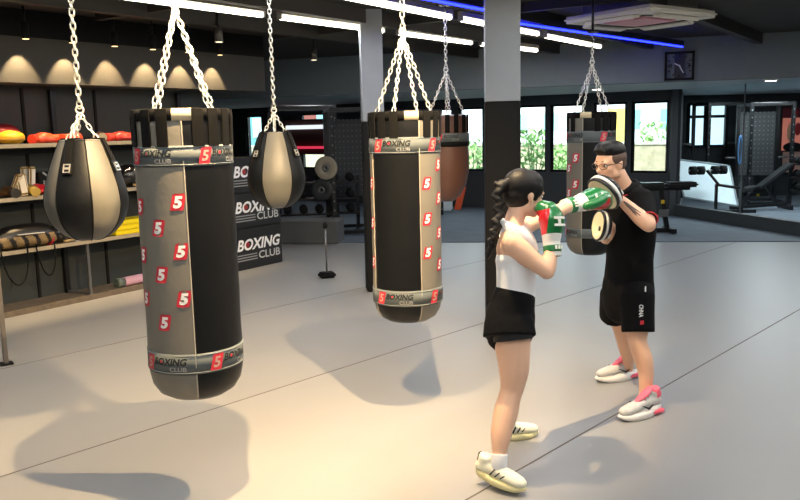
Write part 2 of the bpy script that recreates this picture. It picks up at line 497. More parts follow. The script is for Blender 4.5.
def bush(px, off, h, w, label):
    p = PV(px, 150, W0+Wn*-off, W0+Wn*-off+Wd); p.z = 0
    t = thing('shrub', label, 'shrub', p, 0)
    mb = MB(); rnd = random.Random(px)
    for k in range(260):
        a = rnd.uniform(0, 6.28); rr = w*math.sqrt(rnd.random()); z = h*(.15+.85*rnd.random())
        c = V((rr*math.cos(a), rr*math.sin(a), z)); d = V((rnd.uniform(-1, 1), rnd.uniform(-1, 1), rnd.uniform(.1, 1))).normalized()*.22
        s_ = d.cross(V((rnd.uniform(-1, 1), rnd.uniform(-1, 1), .3))).normalized()*.035
        vs = [mb.bm.verts.new(x) for x in (c-d*.5, c+s_, c+d*.5, c-s_)]; mb.face(vs)
    mb.build('foliage', M_FOL, t)
    mb = MB()
    for k in range(5): mb.tube([(0, 0, 0), (rnd.uniform(-w, w)*.5, rnd.uniform(-w, w)*.5, h*.8)], .012, 5)
    mb.build('stem', mat('green stem', (100, 120, 70), .8), t)
bush(534, 1.6, 1.75, .42, 'leafy green shrub outside the window beside the square column')
bush(562, 2.6, 1.35, .42, 'lower leafy shrub outside the window left of the far heavy bag')
bush(474, 2.0, 1.5, .5, 'green shrub outside the window behind the brown bag')
bush(656, 5.4, 1.85, .45, 'small green shrub by the tan wall outside the rightmost window')

# ------------------------------------------------------------------ hanging bags
def chain(mb, p0, p1, ll=.040, w=.0100, r=.0036, phase=0):
    p0, p1 = V(p0), V(p1); d = p1-p0; Ltot = d.length; n = max(2, round(Ltot/(ll-2.2*r))); st = Ltot/n
    d.normalize(); ref = V((.3, 1, .1)); a = d.cross(ref).normalized(); b = d.cross(a)
    for i in range(n):
        c = p0+d*(st*(i+.5)); s_ = a if (i+phase) % 2 == 0 else b
        hl = ll/2-w
        pts = []
        for k in range(5): t = math.pi*k/4; pts.append(c+d*(hl+w*math.sin(t))+s_*w*math.cos(t))
        for k in range(5): t = math.pi*k/4; pts.append(c-d*(hl+w*math.sin(t))-s_*w*math.cos(t))
        mb.tube(pts, r, 6, closed=True)
def ring(mb, c, rad, r, nrm=V((0, 1, 0)), n=14):
    a = nrm.cross(V((0, 0, 1))).normalized() if abs(nrm.z) < .9 else V((1, 0, 0)); b = nrm.cross(a)
    mb.tube([V(c)+a*rad*math.cos(2*math.pi*k/n)+b*rad*math.sin(2*math.pi*k/n) for k in range(n)], r, 6, closed=True)
def strands(t, apex, zr, rr, angs, top, rod=False):
    for a in angs:
        mb = MB(); e = V((rr*math.sin(a), -rr*math.cos(a), zr)); chain(mb, apex, e, phase=int(a*10) % 2)
        mb.build('chain', M_STEEL, t)
    mb = MB(); ring(mb, apex+V((0, 0, .02)), .02, .006); mb.build('hanging_ring', M_STEEL, t)
    mb = MB(); chain(mb, apex+V((0, 0, .03)), V((apex.x, apex.y, top-.10)), ll=.046, w=.0125, r=.0045); mb.build('chain', M_STEEL, t)
    mb = MB(); mb.lathe([(.05, 0), (.05, .012), (.012, .014), (.012, .0)], c=(apex.x, apex.y, top-.012), n=16)
    mb.tube([(apex.x, apex.y, top), (apex.x, apex.y, top-.05), (apex.x+.018, apex.y, top-.08), (apex.x, apex.y, top-.10), (apex.x-.016, apex.y, top-.085)], .006, 6)
    mb.build('ceiling_hook', M_GSTEEL, t)
    if rod:
        mb = MB(); mb.tube([(apex.x, apex.y, top-.002), (apex.x, apex.y, CEIL)], .012, 8); mb.build('drop_rod', M_BLACKM, t)

def wrapper(r):
    return lambda z0, a0: (lambda u, v: V((r*math.sin(a0+u/r), -r*math.cos(a0+u/r), z0+v)))
def club_band(t, z, h, r, starts, white=True):
    """band with the red numeral block and BOXING CLUB lettering, repeated at 'starts' (deg)"""
    mb = MB(); mb.lathe([(r-.004, z-h/2), (r+.004, z-h/2), (r+.004, z+h/2), (r-.004, z+h/2)], n=72)
    b = mb.build('band', M_BAND, t)
    for s_ in (-1, 1):
        mb = MB(); mb.lathe([(r, z+s_*h*.42-.002), (r+.006, z+s_*h*.42-.002), (r+.006, z+s_*h*.42+.002), (r, z+s_*h*.42+.002)], n=60)
        mb.build('stitching', mat('band stitching', (125, 132, 134), .6), b)
    R1 = r+.0068; f = wrapper(R1)
    for st in starts:
        a = R(st)
        mb = MB(); put2d(mb, roundquad(h*.55, h*.78, .25, .12), f(z, a)); mb.build('emblem', M_RED, b)
        mb = MB(); put2d(mb, text2d('5', h*.32, h*.52, .03, .2), wrapper(R1+.001)(z, a)); mb.build('emblem_numeral', mat('dull emblem numeral', (190, 150, 140), .6), b)
        mb = MB(); put2d(mb, text2d('BOXING', h*1.75, h*.36, .025, .25), f(z+h*.13, a+(h*1.28)/R1)); mb.build('lettering', M_BLKP, b)
        mb = MB(); put2d(mb, circ(h*.07), wrapper(R1+.001)(z+h*.13, a+(h*.83)/R1)); mb.build('lettering_dot', M_RED, b)
        mb = MB(); put2d(mb, text2d('CLUB', h*.85, h*.22, .012, 0), f(z-h*.23, a+(h*1.72)/R1)); mb.build('lettering', M_GREYP if white else M_BLKP, b)
def logos(t, r, spots, w, h):
    for st, z in spots:
        mb = MB(); put2d(mb, roundquad(w, h, .22, .16), wrapper(r+.002)(z, R(st))); e = mb.build('logo', M_RED, t)
        mb = MB(); put2d(mb, text2d('5', w*.62, h*.72, .05, .2), wrapper(r+.0035)(z, R(st))); mb.build('logo_numeral', M_WHITE, e)

def heavy_bag(x, y, r, z0, z1, blk, straps, gap, bands, bstarts, spots, label, apexz, sangs, apex_dx=0., lw=.062, lh=.078, rod=False):
    yaw = math.atan2(-x, y)
    t = thing('heavy_bag', label, 'punching bag', (x, y, 0), yaw, 'striped leather heavy bags')
    def mf(deg, z):
        d = (deg+180) % 360-180
        for a, b in blk:
            if a <= d <= b: return 1
        return 0
    prof = [(0, z0), (r*.35, z0+.002), (r*.62, z0+.012), (r*.82, z0+.04), (r*.94, z0+.085), (r*.99, z0+.14), (r, z0+.2)]
    nz = 14
    for i in range(1, nz+1): prof.append((r*(1+.006*math.sin(i*1.9)), z0+.2+(z1-.03-z0-.2)*i/nz))
    prof += [(r*.985, z1-.012), (r*.95, z1), (r*.8, z1-.02), (0, z1-.03)]
    mb = MB(); mb.lathe(prof, n=96, matf=mf); mb.build('bag_body', [M_TAUPE, M_BAGBLK], t)
    # piping between the panels
    for a, b in blk:
        for e in (a, b):
            pts = [V((rr*1.004*math.sin(R(e)), -rr*1.004*math.cos(R(e)), z)) for rr, z in prof[3:-3]]
            mb = MB(); mb.tube(pts, .0035, 6); mb.build('piping', M_PIPE, t)
    # straps and top hem
    zt = bands[0][0]+bands[0][1]/2
    for a in straps:
        mb = MB(); f = wrapper(r+.006); hw = .026
        outer = []
        for (rr, z) in ((r*.90, z1+.004), (r+.008, z1+.002), (r+.010, z1-.03), (r+.008, zt-.005)):
            row = []
            for k in range(4):
                u = -hw+2*hw*k/3; an = R(a)+u/r
                row.append((mb.bm.verts.new((rr*math.sin(an), -rr*math.cos(an), z)), mb.bm.verts.new(((rr-.007)*math.sin(an), -(rr-.007)*math.cos(an), z-.002))))
            outer.append(row)
        for i in range(3):
            for k in range(3):
                mb.face([outer[i][k][0], outer[i][k+1][0], outer[i+1][k+1][0], outer[i+1][k][0]])
                mb.face([outer[i][k][1], outer[i+1][k][1], outer[i+1][k+1][1], outer[i][k+1][1]])
            for k in (0, 3): mb.face([outer[i][k][0], outer[i+1][k][0], outer[i+1][k][1], outer[i][k][1]])
        for i in (0, 3):
            for k in range(3): mb.face([outer[i][k][0], outer[i][k][1], outer[i][k+1][1], outer[i][k+1][0]])
        mb.build('strap', M_STRAP, t)
    def hf(deg, z):
        d = (deg+180) % 360-180
        return 1 if gap[0] <= d <= gap[1] else 0
    mb = MB(); mb.lathe([(r-.01, z1-.05), (r+.005, z1-.05), (r+.006, z1-.01), (r-.004, z1+.006), (r-.02, z1+.004)], n=96, matf=hf)
    mb.build('top_hem', [M_STRAP, mat('pale leather patch', (214, 196, 160), .5)], t)
    mb = MB(); ring(mb, (0, 0, z1-.002), r*.97, .006, V((0, 0, 1)), 40); mb.build('steel_hoop', M_STEEL, t)
    for z, h in bands: club_band(t, z, h, r, bstarts)
    logos(t, r, spots, lw, lh)
    strands(t, V((apex_dx, 0, apexz)), z1, r*.85, [R(a) for a in sangs], 2.70 if rod else CEIL-.14, rod)
    return t

heavy_bag(-1.035, 3.90, .229, .535, 1.945, [(-1, 112)], [-69, -44, -23, 17, 36, 57, 80, 104, 126, 148, 170, 192, 214, 236, 262], (-11, 10),
          [(1.735, .095), (.752, .10)], [-64, 24, 110, 200],
          [(-10, 1.525), (-10, 1.295), (-10, 1.07), (-36, 1.405), (-36, 1.185), (-36, .955), (-68, 1.50), (-68, 1.27), (-68, 1.06)],
          'largest heavy bag at left, taupe panel of red 5 squares beside a black panel', 2.42, (-40, -32, 40, 48), .0)
heavy_bag(.045, 5.10, .222, .60, 1.935, [(-64, 23), (100, 170)], [-82, -60, -38, -17, 37, 58, 80, 102, 124, 146, 168, 190, 212, 234, 256], (0, 24),
          [(1.735, .10), (.785, .10)], [-46, 48, 140, 230],
          [(36, 1.50), (36, 1.28), (36, 1.07), (66, 1.61), (66, 1.40), (66, 1.18), (66, .98), (-72, 1.5), (-72, 1.25), (-72, 1.0)],
          'black fronted heavy bag hanging in the middle, beside the slim pillar', 2.41, (-65, -20, 25, 60), .0)
heavy_bag(1.87, 7.80, .228, .565, 1.945, [(-20, 84)], [-72, -47, 14, 35, 56, 78, 100, 122, 144, 166, 188, 210, 232, 258], (-26, 0),
          [(1.72, .11), (.80, .09)], [-78, 30, 100, 190],
          [(-38, 1.52), (-38, 1.27), (-62, 1.42), (-62, 1.18), (-38, 1.05)],
          'smallest looking heavy bag, hanging behind the man and in front of the windows', 2.40, (-55, -25, 30, 62), .0, .075, .09, True)

def teardrop(x, y, zs, prof, bounds, label, mts, nst, apexz, name='wrecking_ball_bag', strap_ang=(), group=None):
    yaw = math.atan2(-x, y)
    t = thing(name, label, 'punching bag', (x, y, 0), yaw, group)
    def mf(deg, z):
        k = 0
        d = (deg+180) % 360-180
        for b in bounds:
            if d >= b: k += 1
        return k % 2
    # smooth profile by catmull-rom
    P = []
    for i in range(len(prof)-1):
        p0, p1, p2, p3 = [V((*prof[max(0, min(len(prof)-1, j))], 0)) for j in (i-1, i, i+1, i+2)]
        for k in range(5):
            u = k/5; q = .5*((2*p1)+(-p0+p2)*u+(2*p0-5*p1+4*p2-p3)*u*u+(-p0+3*p1-3*p2+p3)*u**3); P.append((max(q.x, 0), q.y))
    P.append(prof[-1]); P[0] = (0, prof[0][1])
    mb = MB(); mb.lathe(P, n=96, matf=mf); mb.build('bag_body', mts, t)
    zt = prof[-1][1]; rt = prof[-2][0]
    for b in bounds:
        pts = [V((r_*1.004*math.sin(R(b)), -r_*1.004*math.cos(R(b)), z)) for r_, z in P[2:-3]]
        mb = MB(); mb.tube(pts, .003, 5); mb.build('seam', M_STRAP if mts[0] is not M_BROWN else M_BROWN, t)
    for a in strap_ang:
        mb = MB(); rows = []
        pr_ = [(r_, z) for r_, z in P if z > zt-.17 and r_ > .03][:: -1]
        for r_, z in pr_:
            rows.append([mb.bm.verts.new(((r_+e)*math.sin(R(a)+u/max(r_, .05)), -(r_+e)*math.cos(R(a)+u/max(r_, .05)), z+e)) for u in (-.016, .016) for e in (.001, .008)])
        for i in range(len(rows)-1):
            A, B = rows[i], rows[i+1]
            for q in ((1, 3), (0, 1), (3, 2)): mb.face([A[q[0]], A[q[1]], B[q[1]], B[q[0]]])
        s_ = mb.build('strap', M_STRAP, t)
        r_, z = pr_[-1]; an = R(a)
        tilt = math.atan2(pr_[-1][0]-pr_[-4][0], pr_[-4][1]-pr_[-1][1])
        Mx = Matrix.Translation(V((r_*math.sin(an), -r_*math.cos(an), z)))@Matrix.Rotation(an, 4, 'Z')@Matrix.Rotation(-tilt, 4, 'X')
        mb = MB(); mb.box((0, 0, 0), (.062, .012, .07), mtx=Mx@Matrix.Translation((0, -.008, -.01)), bev=.003); pl = mb.build('strap_plate', M_BAGBLK, t)
        mb = MB()
        Q = Mx@Matrix.Translation((0, -.017, -.01))
        for (c, sz) in (((-.017, 0, 0), (.005, .006, .05)), ((.017, 0, 0), (.005, .006, .05)), ((0, 0, .022), (.039, .006, .005)), ((0, 0, -.022), (.039, .006, .005)), ((0, 0, 0), (.034, .005, .012))):
            mb.box((0, 0, 0), sz, mtx=Q@Matrix.Translation(c))
        mb.build('buckle', M_STEEL, pl)
    strands(t, V((0, 0, apexz)), zt-.005, max(rt*.8, .07), [R(a) for a in nst], CEIL-.14)
    return t
A_prof = [(0, 1.245), (.10, 1.26), (.185, 1.335), (.222, 1.43), (.222, 1.51), (.195, 1.62), (.155, 1.73), (.125, 1.80), (.11, 1.815), (0, 1.815)]
teardrop(-1.775, 4.55, 0, A_prof, [-135, -92, -44, 6, 51, 97, 141, 180], 'larger grey and black teardrop bag hanging in front of the shelves',
         [mat('warm grey leather', (97, 95, 88), .45, noise=.04, bump=.1, bscale=25), M_BAGBLK], (-60, -40, 70, 200), 1.96, strap_ang=(-27, 60, 150, 235), group='teardrop bags')
B_prof = [(r_*1.01, z-.0+(-.0)) for r_, z in A_prof]
teardrop(-.97, 6.40, 0, [(r_, 1.225+(z-1.245)*1.06) for r_, z in B_prof], [-158, -112, -84, -29, 31, 80, 120, 165], 'smaller looking grey and black teardrop bag hanging beside the stacked boxes',
         [mat('warm grey leather', (97, 95, 88), .45), M_BAGBLK], (-70, 0, 75, 180), 1.98, strap_ang=(-50, 55, 150, 235), group='teardrop bags')
# brown bag
t = thing('tapered_heavy_bag', 'brown leather tapered bag hanging behind the middle heavy bag', 'punching bag', (.475, 7.8, 0), math.atan2(-.475, 7.8))
prof = [(0, 1.12), (.06, 1.125), (.13, 1.18), (.185, 1.29), (.212, 1.42), (.215, 1.55), (.205, 1.72), (.20, 1.86), (.198, 1.94), (.15, 1.945), (0, 1.945)]
mb = MB(); mb.lathe(prof, n=64); mb.build('bag_body', M_BROWN, t)
mb = MB(); mb.lathe([(.21, 1.70), (.218, 1.70), (.216, 1.78), (.21, 1.78)], n=60); bnd = mb.build('band', M_BAND, t)
mb = MB(); mb.lathe([(.205, 1.655), (.216, 1.655), (.216, 1.70), (.205, 1.70)], n=60); mb.build('lower_band', M_STRAP, t)
f = wrapper(.2185)
mb = MB(); put2d(mb, roundquad(.045, .06, .25, .12), f(1.74, R(-18))); mb.build('emblem', M_RED, bnd)
mb = MB(); put2d(mb, text2d('BOXING', .14, .03, .02, .25), f(1.75, R(12))); mb.build('lettering', M_BLKP, bnd)
mb = MB(); put2d(mb, text2d('CLUB', .07, .018, .01, 0), f(1.722, R(22))); mb.build('lettering', M_GREYP, bnd)
for a in (-78, -52, -26, 2, 26, 52, 76, 105, 135, 165, 195, 225, 255):
    mb = MB(); an = R(a)
    Mx = Matrix.Rotation(an, 4, 'Z')
    mb.box((0, 0, 0), (.045, .008, .17), mtx=Mx@Matrix.Translation((0, -.208, 1.87))); mb.build('strap', M_STRAP, t)
mb = MB(); ring(mb, (0, 0, 1.95), .19, .006, V((0, 0, 1)), 36); mb.build('steel_hoop', M_STEEL, t)
strands(t, V((0, 0, 2.36)), 1.95, .18, [R(a) for a in (-70, 10, 75, 180)], CEIL-.14)

# ------------------------------------------------------------------ shelving and what is on it
sh_z = [1.765, 1.225, .685]
unit = thing('shelving_unit', 'dark wall shelving with three pale edged shelves along the left wall', 'shelving', L(0, -.2, 0), LROT)
# local frame of the unit: x along the wall, y towards the wall
for z in sh_z:
    mb = MB(); mb.box((0.2, .0, z-.028), (5.2, .40, .03)); s_ = mb.build('shelf', mat('shelf board', (120, 108, 88), .6, noise=.1, scale=9), unit)
    mb = MB(); mb.box((0.2, -.206, z-.022), (5.2, .012, .042)); mb.build('shelf_edge', M_WOOD, s_)
    mb = MB(); mb.box((0.2, .19, z-.08), (5.2, .02, .07)); mb.build('shelf_rail', M_BLACKM, s_)
for s_ in (-2.3, -.75, .98, 2.75):
    mb = MB(); mb.box((s_, .17, 1.2), (.05, .05, 2.28)); mb.build('upright', M_BLACKM, unit)
    mb = MB(); mb.box((s_+.06, -.17, .36), (.03, .03, .60)); mb.bar((s_+.06, -.17, .075), (s_, .15, .075), .03, .03); mb.build('leg', M_GSTEEL, unit)

def sitem(px, off, shelf):
    z = sh_z[shelf]-.012
    s_, _ = Ls(px, 170, off)
    return L(s_, off, z+.001)
def sglove(px, off, shelf, rz, color, label, roll=0., sc_=1., cuffc=None, group='boxing gloves kept on the shelves', name='boxing_glove', cat='boxing glove'):
    p = sitem(px, off, shelf)
    t = thing(name, label, cat, p, LROT+rz, group)
    mb = MB()
    k = sc_
    mb.loft([(-.02*k, 0, .055*k), (.06*k, 0, .06*k), (.13*k, 0, .062*k), (.17*k, 0, .05*k)], [(.055*k, .045*k), (.07*k, .058*k), (.065*k, .06*k), (.045*k, .045*k)])
    mb.loft([(.0, .055*k, .05*k), (.07*k, .075*k, .045*k), (.12*k, .055*k, .045*k)], [.026*k, .03*k, .026*k])
    mb.remesh('glove_body', mat('glove '+str(color), color, .35, coat=.3), t, voxel=.012)
    mb = MB(); mb.tube([(-.13*k, 0, .052*k), (-.02*k, 0, .055*k)], [.05*k, .046*k], 16); mb.build('cuff', mat('cuff '+str(cuffc or color), cuffc or color, .4), t)
    return t
sglove(40, -.14, 0, R(35), (226, 62, 40), 'orange red boxing glove on the top shelf beside the yellow ball')
sglove(54, -.12, 0, R(200), (232, 74, 44), 'orange red boxing glove with open cuff, second from the yellow ball')
sglove(72, -.13, 0, R(20), (230, 84, 52), 'orange boxing glove on the top shelf behind the bag chains')
sglove(117, -.13, 0, R(10), (214, 56, 44), 'red boxing glove on the top shelf next to the heavy bag')
sglove(130, -.12, 0, R(190), (208, 50, 42), 'red boxing glove partly behind the heavy bag on the top shelf')
sglove(104, -.15, 0, R(60), (60, 34, 30), 'dark maroon boxing glove on the top shelf', cuffc=(150, 140, 120))
t = thing('medicine_ball', 'yellow half sunk medicine ball on the top shelf', 'medicine ball', sitem(14, -.12, 0))
mb = MB(); mb.ell((0, 0, .075), (.135, .12, .075)); mb.build('ball', mat('yellow rubber', (226, 172, 40), .4), t)
mb = MB(); mb.ell((0, 0, .055), (.137, .122, .03)); mb.build('ball_band', mat('dull yellow', (180, 130, 40), .5), t)
t = thing('medicine_ball', 'dark red ball behind the yellow ball on the top shelf', 'medicine ball', sitem(8, -.27, 0), LROT)
mb = MB(); mb.ell((0, 0, .11), (.17, .10, .11)); mb.build('ball', mat('maroon rubber', (128, 22, 34), .4), t)
mb = MB(); mb.ell((0, 0, .11), (.172, .102, .03)); mb.build('ball_band', mat('deep maroon', (90, 18, 28), .5), t)
# middle shelf
def pad(px, off, shelf, rz, tilt, c, label, size=(.20, .05, .24), name='focus_mitt'):
    p = sitem(px, off, shelf)
    t = thing(name, label, 'focus mitt', p, LROT+rz, 'focus mitts leaning on the middle shelf')
    Mx = Matrix.Rotation(tilt, 4, 'X')
    h = size[2]
    mb = MB(); mb.box((0, 0, 0), size, mtx=Matrix.Translation((0, 0, h*.5*math.cos(tilt)+.012))@Mx, bev=.02); mb.build('pad', mat('pad '+str(c), c, .45), t)
    mb = MB(); mb.box((0, 0, 0), (size[0]*1.05, size[1]*.5, h*1.03), mtx=Matrix.Translation((0, 0, h*.5*math.cos(tilt)+.014))@Mx, bev=.01); mb.build('pad_rim', mat('gold brown rim', (140, 112, 50), .4, metal=.3), t)
pad(15, -.20, 1, R(20), R(28), (226, 208, 176), 'cream focus mitt leaning left on the middle shelf', (.11, .06, .25))
pad(21, -.14, 1, R(-15), R(-24), (240, 226, 200), 'cream focus mitt crossing the others on the middle shelf', (.10, .06, .24))
pad(31, -.24, 1, R(10), R(8), (232, 226, 214), 'tall white focus mitt behind the gold glove', (.08, .05, .29))
pad(24, -.30, 1, R(0), R(4), (200, 196, 188), 'grey white focus mitt at the back of the middle shelf', (.09, .05, .29))
sglove(9, -.11, 1, R(80), (92, 64, 34), 'dark brown glove at the left of the middle shelf', cuffc=(40, 34, 30))
sglove(31, -.08, 1, R(70), (172, 140, 56), 'gold coloured glove below the cream mitts')
sglove(44, -.10, 1, R(110), (206, 26, 44), 'bright red glove on the middle shelf beside the teardrop bag')
t = thing('shoe_box', 'black and white patterned box behind the bright red glove', 'box', sitem(43, -.27, 1), LROT)
mb = MB(); mb.box((0, 0, .12), (.20, .14, .24), bev=.008); mb.build('box_body', M_BLACK, t)
mb = MB()
for k in range(4): mb.box((0, 0, 0), (.13, .004, .018), mtx=Matrix.Translation((0, -.072, .06+.045*k))@Matrix.Rotation(R(40 if k % 2 else -35), 4, 'Y'))
mb.build('printed_stripes', M_GREYP, t)
def headgear(px, off, shelf, k, label, c=(20, 20, 22)):
    t = thing('head_guard', label, 'head guard', sitem(px, off, shelf), LROT+R(20), 'head guards on the shelves')
    mb = MB(); mb.ell((0, 0, .11*k), (.13*k, .12*k, .11*k)); mb.build('shell', mat('glossy black leather', c, .18, coat=.5), t)
    mb = MB(); ring(mb, (0, -.085*k, .10*k), .065*k, .022*k, V((0, 1, 0)), 20); mb.build('face_roll', mat('black roll', (30, 28, 28), .3), t)
    mb = MB(); mb.bar((-.07*k, -.10*k, .03*k), (.07*k, -.10*k, .03*k), .03*k, .02*k); mb.build('chin_strap', mat('tan strap', (176, 150, 104), .5), t)
headgear(128, -.12, 1, 1.25, 'glossy black head guard on the middle shelf beside the heavy bag')
headgear(55, -.14, 2, 1.0, 'black head guard on the bottom shelf right of the duffel bag')
# bottom shelf
p = sitem(20, -.12, 2)
t = thing('duffel_bag', 'black and tan duffel bag with red end on the bottom shelf', 'duffel bag', p, LROT+R(4))
mb = MB(); mb.loft([(-.33, 0, .11), (-.2, 0, .13), (0, 0, .135), (.18, 0, .125), (.27, 0, .10)], [(.10, .09), (.14, .12), (.15, .125), (.14, .12), (.11, .09)], ref=(0, 1, 0))
mb.remesh('bag_body', [mat('black nylon', (26, 24, 24), .35), mat('tan nylon', (140, 116, 78), .5, noise=.3, scale=14)], t, voxel=.014,
          matf=lambda c, n: 1 if (c.z < .15 and math.sin(c.x*46+c.z*30) > -.35 and n.y < .2) else 0)
mb = MB(); ring(mb, (.245, 0, .108), .105, .012, V((1, 0, .1)).normalized(), 24); mb.build('end_piping', M_RED, t)
mb = MB(); mb.bar((-.2, -.16, .17), (.1, -.16, .16), .03, .008); mb.build('printed_panel', mat('silver print', (190, 186, 180), .3), t)
for x0, dz, wd_ in ((-.40, -.34, .30), (.0, -.30, .22)):
    mb = MB(); mb.tube([(x0+wd_*(.5-.5*math.cos(math.pi*k/12)), -.15-.035*math.sin(math.pi*k/12), .05+(dz-.05)*math.sin(math.pi*k/12)) for k in range(13)], .008, 6); mb.build('carry_strap', M_STRAP, t)
t = thing('folded_mat', 'bright yellow folded pad on the bottom shelf behind the teardrop bag', 'pad', sitem(122, -.17, 2), LROT)
for k in range(3):
    mb = MB(); mb.box((.06, 0, .03+.058*k), (.62, .30, .055), bev=.012); mb.build('fold', mat('yellow vinyl', (235, 212, 20), .4), t)
t = thing('paper_sheet', 'crumpled white paper on the front of the bottom shelf', 'paper', sitem(76, -.06, 2), LROT+R(12))
mb = MB()
g = [[mb.bm.verts.new((-.1+.05*i, -.04+.04*j, .004+.012*random.random())) for i in range(5)] for j in range(3)]
for j in range(2):
    for i in range(4): mb.face([g[j][i], g[j][i+1], g[j+1][i+1], g[j+1][i]])
mb.build('sheet', M_WHITE, t)
# rolled mats on the plinth
for px, c, ln, lab in ((120, (92, 104, 96), .10, 'short green rolled mat on the plinth'), (137, (206, 160, 180), .42, 'pink rolled mat on the plinth behind the heavy bag')):
    s_, _ = Ls(px, 283, -.09)
    t = thing('rolled_mat', lab, 'yoga mat', L(s_, -.09, .061), LROT, 'rolled exercise mats')
    mb = MB(); hl = ln/2; mb.tube([(-hl, 0, .055), (hl, 0, .055)], .055, 24); mb.build('roll', mat('foam '+str(c), c, .6), t)
    mb = MB()
    pts = [(-hl-.001, .006*(k/6)*math.cos(k*.6)*1.1, .055+.006*(k/6)*math.sin(k*.6)*1.1) for k in range(50)]
    mb.tube(pts, .0025, 5); mb.build('spiral_end', mat('roll end', tuple(int(v*.75) for v in c), .7), t)

# grey post at the left edge of the frame
t = thing('steel_post', 'grey steel post with small foot plate at the left edge', 'post', (-3.235, 6.33, 0), R(34))
mb = MB(); mb.box((0, 0, 1.35), (.035, .05, 2.7), bev=.004); mb.build('upright', mat('worn grey steel', (112, 106, 100), .45, metal=.4), t)
mb = MB(); mb.box((.0, 0, .008), (.10, .09, .016), bev=.003); mb.build('foot_plate', M_BLACKM, t)
mb = MB(); mb.tube([(0, 0, 2.1), (-.35, 0, 2.1), (-.6, 0, 2.1)], .014, 10); mb.build('arm', M_GSTEEL, t)

# stacked display boxes with the club lettering
s0 = 2.85; s1 = 4.0; zz = [(0, .56), (.56, 1.03), (1.03, 1.5)]
lab = ['black club box at the bottom of the stack, white lettering fully visible', 'black club box in the middle of the stack, lettering partly behind the teardrop bag', 'black club box on top of the stack']
for k, (za, zb) in enumerate(zz):
    c = L((s0+s1)/2, -.09, za); ln = s1-s0
    t = thing('plyometric_box', lab[k], 'box', c, LROT, 'stacked plyometric boxes')
    mb = MB(); mb.box((0, 0, (zb-za)/2), (ln, .52, zb-za-.006), bev=.012); mb.build('box_body', mat('black box vinyl', (26, 27, 28), .5, noise=.06), t)
    yf = -.2625
    f = lambda du, dv, e=0.: (lambda u, v: V((du+u, yf-e, dv+v)))
    h = zb-za; cx = .07+.03
    u0 = ln/2-.50
    mb = MB(); put2d(mb, text2d('BOXING', .80, .155, .03, .25), f(.12, h*.60)); mb.build('lettering', M_WHITE, t)
    mb = MB(); put2d(mb, circ(.035), f(-.105, h*.60, .002)); mb.build('lettering_dot', mat('dark red star', (150, 40, 36), .5), t)
    mb = MB(); put2d(mb, text2d('CLUB', .42, .105, .015, 0), f(.31, h*.31)); mb.build('lettering', mat('light grey lettering', (190, 192, 190), .5), t)
    for j in range(3):
        mb = MB(); put2d(mb, quadgrid(.42, .014), f(-.14, h*.36-.035*j)); mb.build('printed_stripe', M_GREYP, t)
# thin pole stand behind
t = thing('pole_stand', 'thin grey pole standing on a small square base', 'stand', PZ(327, 277.5), R(20))
mb = MB(); mb.box((0, 0, .035), (.20, .17, .07), bev=.02); mb.build('base', M_BLACK, t)
mb = MB(); mb.tube([(0, 0, .06), (0, 0, .62)], .011, 10); mb.build('pole', M_GSTEEL, t)
mb = MB(); mb.lathe([(.016, .62), (.03, .63), (.03, .68), (.012, .70)], n=14); mb.build('cap', M_BLACK, t)

# ------------------------------------------------------------------ gym equipment in the dark area behind
def rack(x, y, rz, w, d, h, label, holes=True, panel=False, plates=()):
    t = thing('power_rack', label, 'power rack', (x, y, .012), rz, 'power racks')
    for sx in (-1, 1):
        for sy in (-1, 1):
            mb = MB(); mb.box((sx*w/2, sy*d/2, h/2), (.07, .07, h), bev=.004); u = mb.build('upright', M_BLACKM, t)
            if holes and sy < 0:
                mb = MB()
                for k in range(int(h/.16)): mb.box((sx*w/2, -d/2-.0355, .12+.16*k), (.024, .003, .024))
                mb.build('hole_strip', mat('pale hole', (120, 124, 128), .5), u)
    for z in (.05, h-.04):
        for sy in (-1, 1):
            mb = MB(); mb.bar((-w/2, sy*d/2, z), (w/2, sy*d/2, z), .06); mb.build('crossbar', M_BLACKM, t)
        for sx in (-1, 1):
            mb = MB(); mb.bar((sx*w/2, -d/2, z), (sx*w/2, d/2, z), .06); mb.build('side_bar', M_BLACKM, t)
    mb = MB(); mb.tube([(-w/2, -d/2, h-.02), (w/2, -d/2, h-.02)], .017, 8); mb.build('pull_up_bar', M_GSTEEL, t)
    for z in plates:
        for sx in (-1, 1):
            mb = MB(); mb.tube([(sx*w/2, d/2, z), (sx*(w/2+.24), d/2, z)], .025, 10); mb.build('storage_peg', M_GSTEEL, t)
    if panel:
        mb = MB(); mb.box((0, d/2+.03, h/2+.2), (w, .02, h-.8)); pn = mb.build('back_panel', mat('perforated panel paint', (56, 58, 60), .6), t)
        mb = MB()
        for i in range(8):
            for j in range(14): mb.box((-w/2+.1+i*(w-.2)/7, d/2+.018, .7+j*.1), (.022, .004, .022))
        tag(mb.build('panel_holes', mat('dull hole', (104, 106, 110), .6), pn), kind='stuff')
    return t
def plate(p, rot, r, th, c, label, group='weight plates'):
    t = thing('weight_plate', label, 'weight plate', p, rot, group)
    Mx = Matrix.Rotation(R(90), 4, 'Y')
    mb = MB(); mb.lathe([(.026, -th/2), (r*.93, -th/2), (r, -th*.3), (r, th*.3), (r*.93, th/2), (.026, th/2), (.026, 0)], n=36, mtx=Mx); mb.build('disc', mat('rubber '+str(c), c, .6), t)
    mb = MB(); mb.lathe([(.03, -th*.55), (r*.32, -th*.55), (r*.32, th*.55), (.03, th*.55)], n=24, mtx=Mx); mb.build('hub', M_GSTEEL, t)
p = PZ(305, 222); rack(-1.85, 15.6, R(12), 1.15, 1.1, 2.28, 'black power rack left of the perforated panel, behind the small teardrop bag', True, False, (1.2,))
rack(-.85, 14.35, R(12), .75, .9, 2.2, 'black rack with perforated back panel behind the slim pillar', True, True, (.9,))
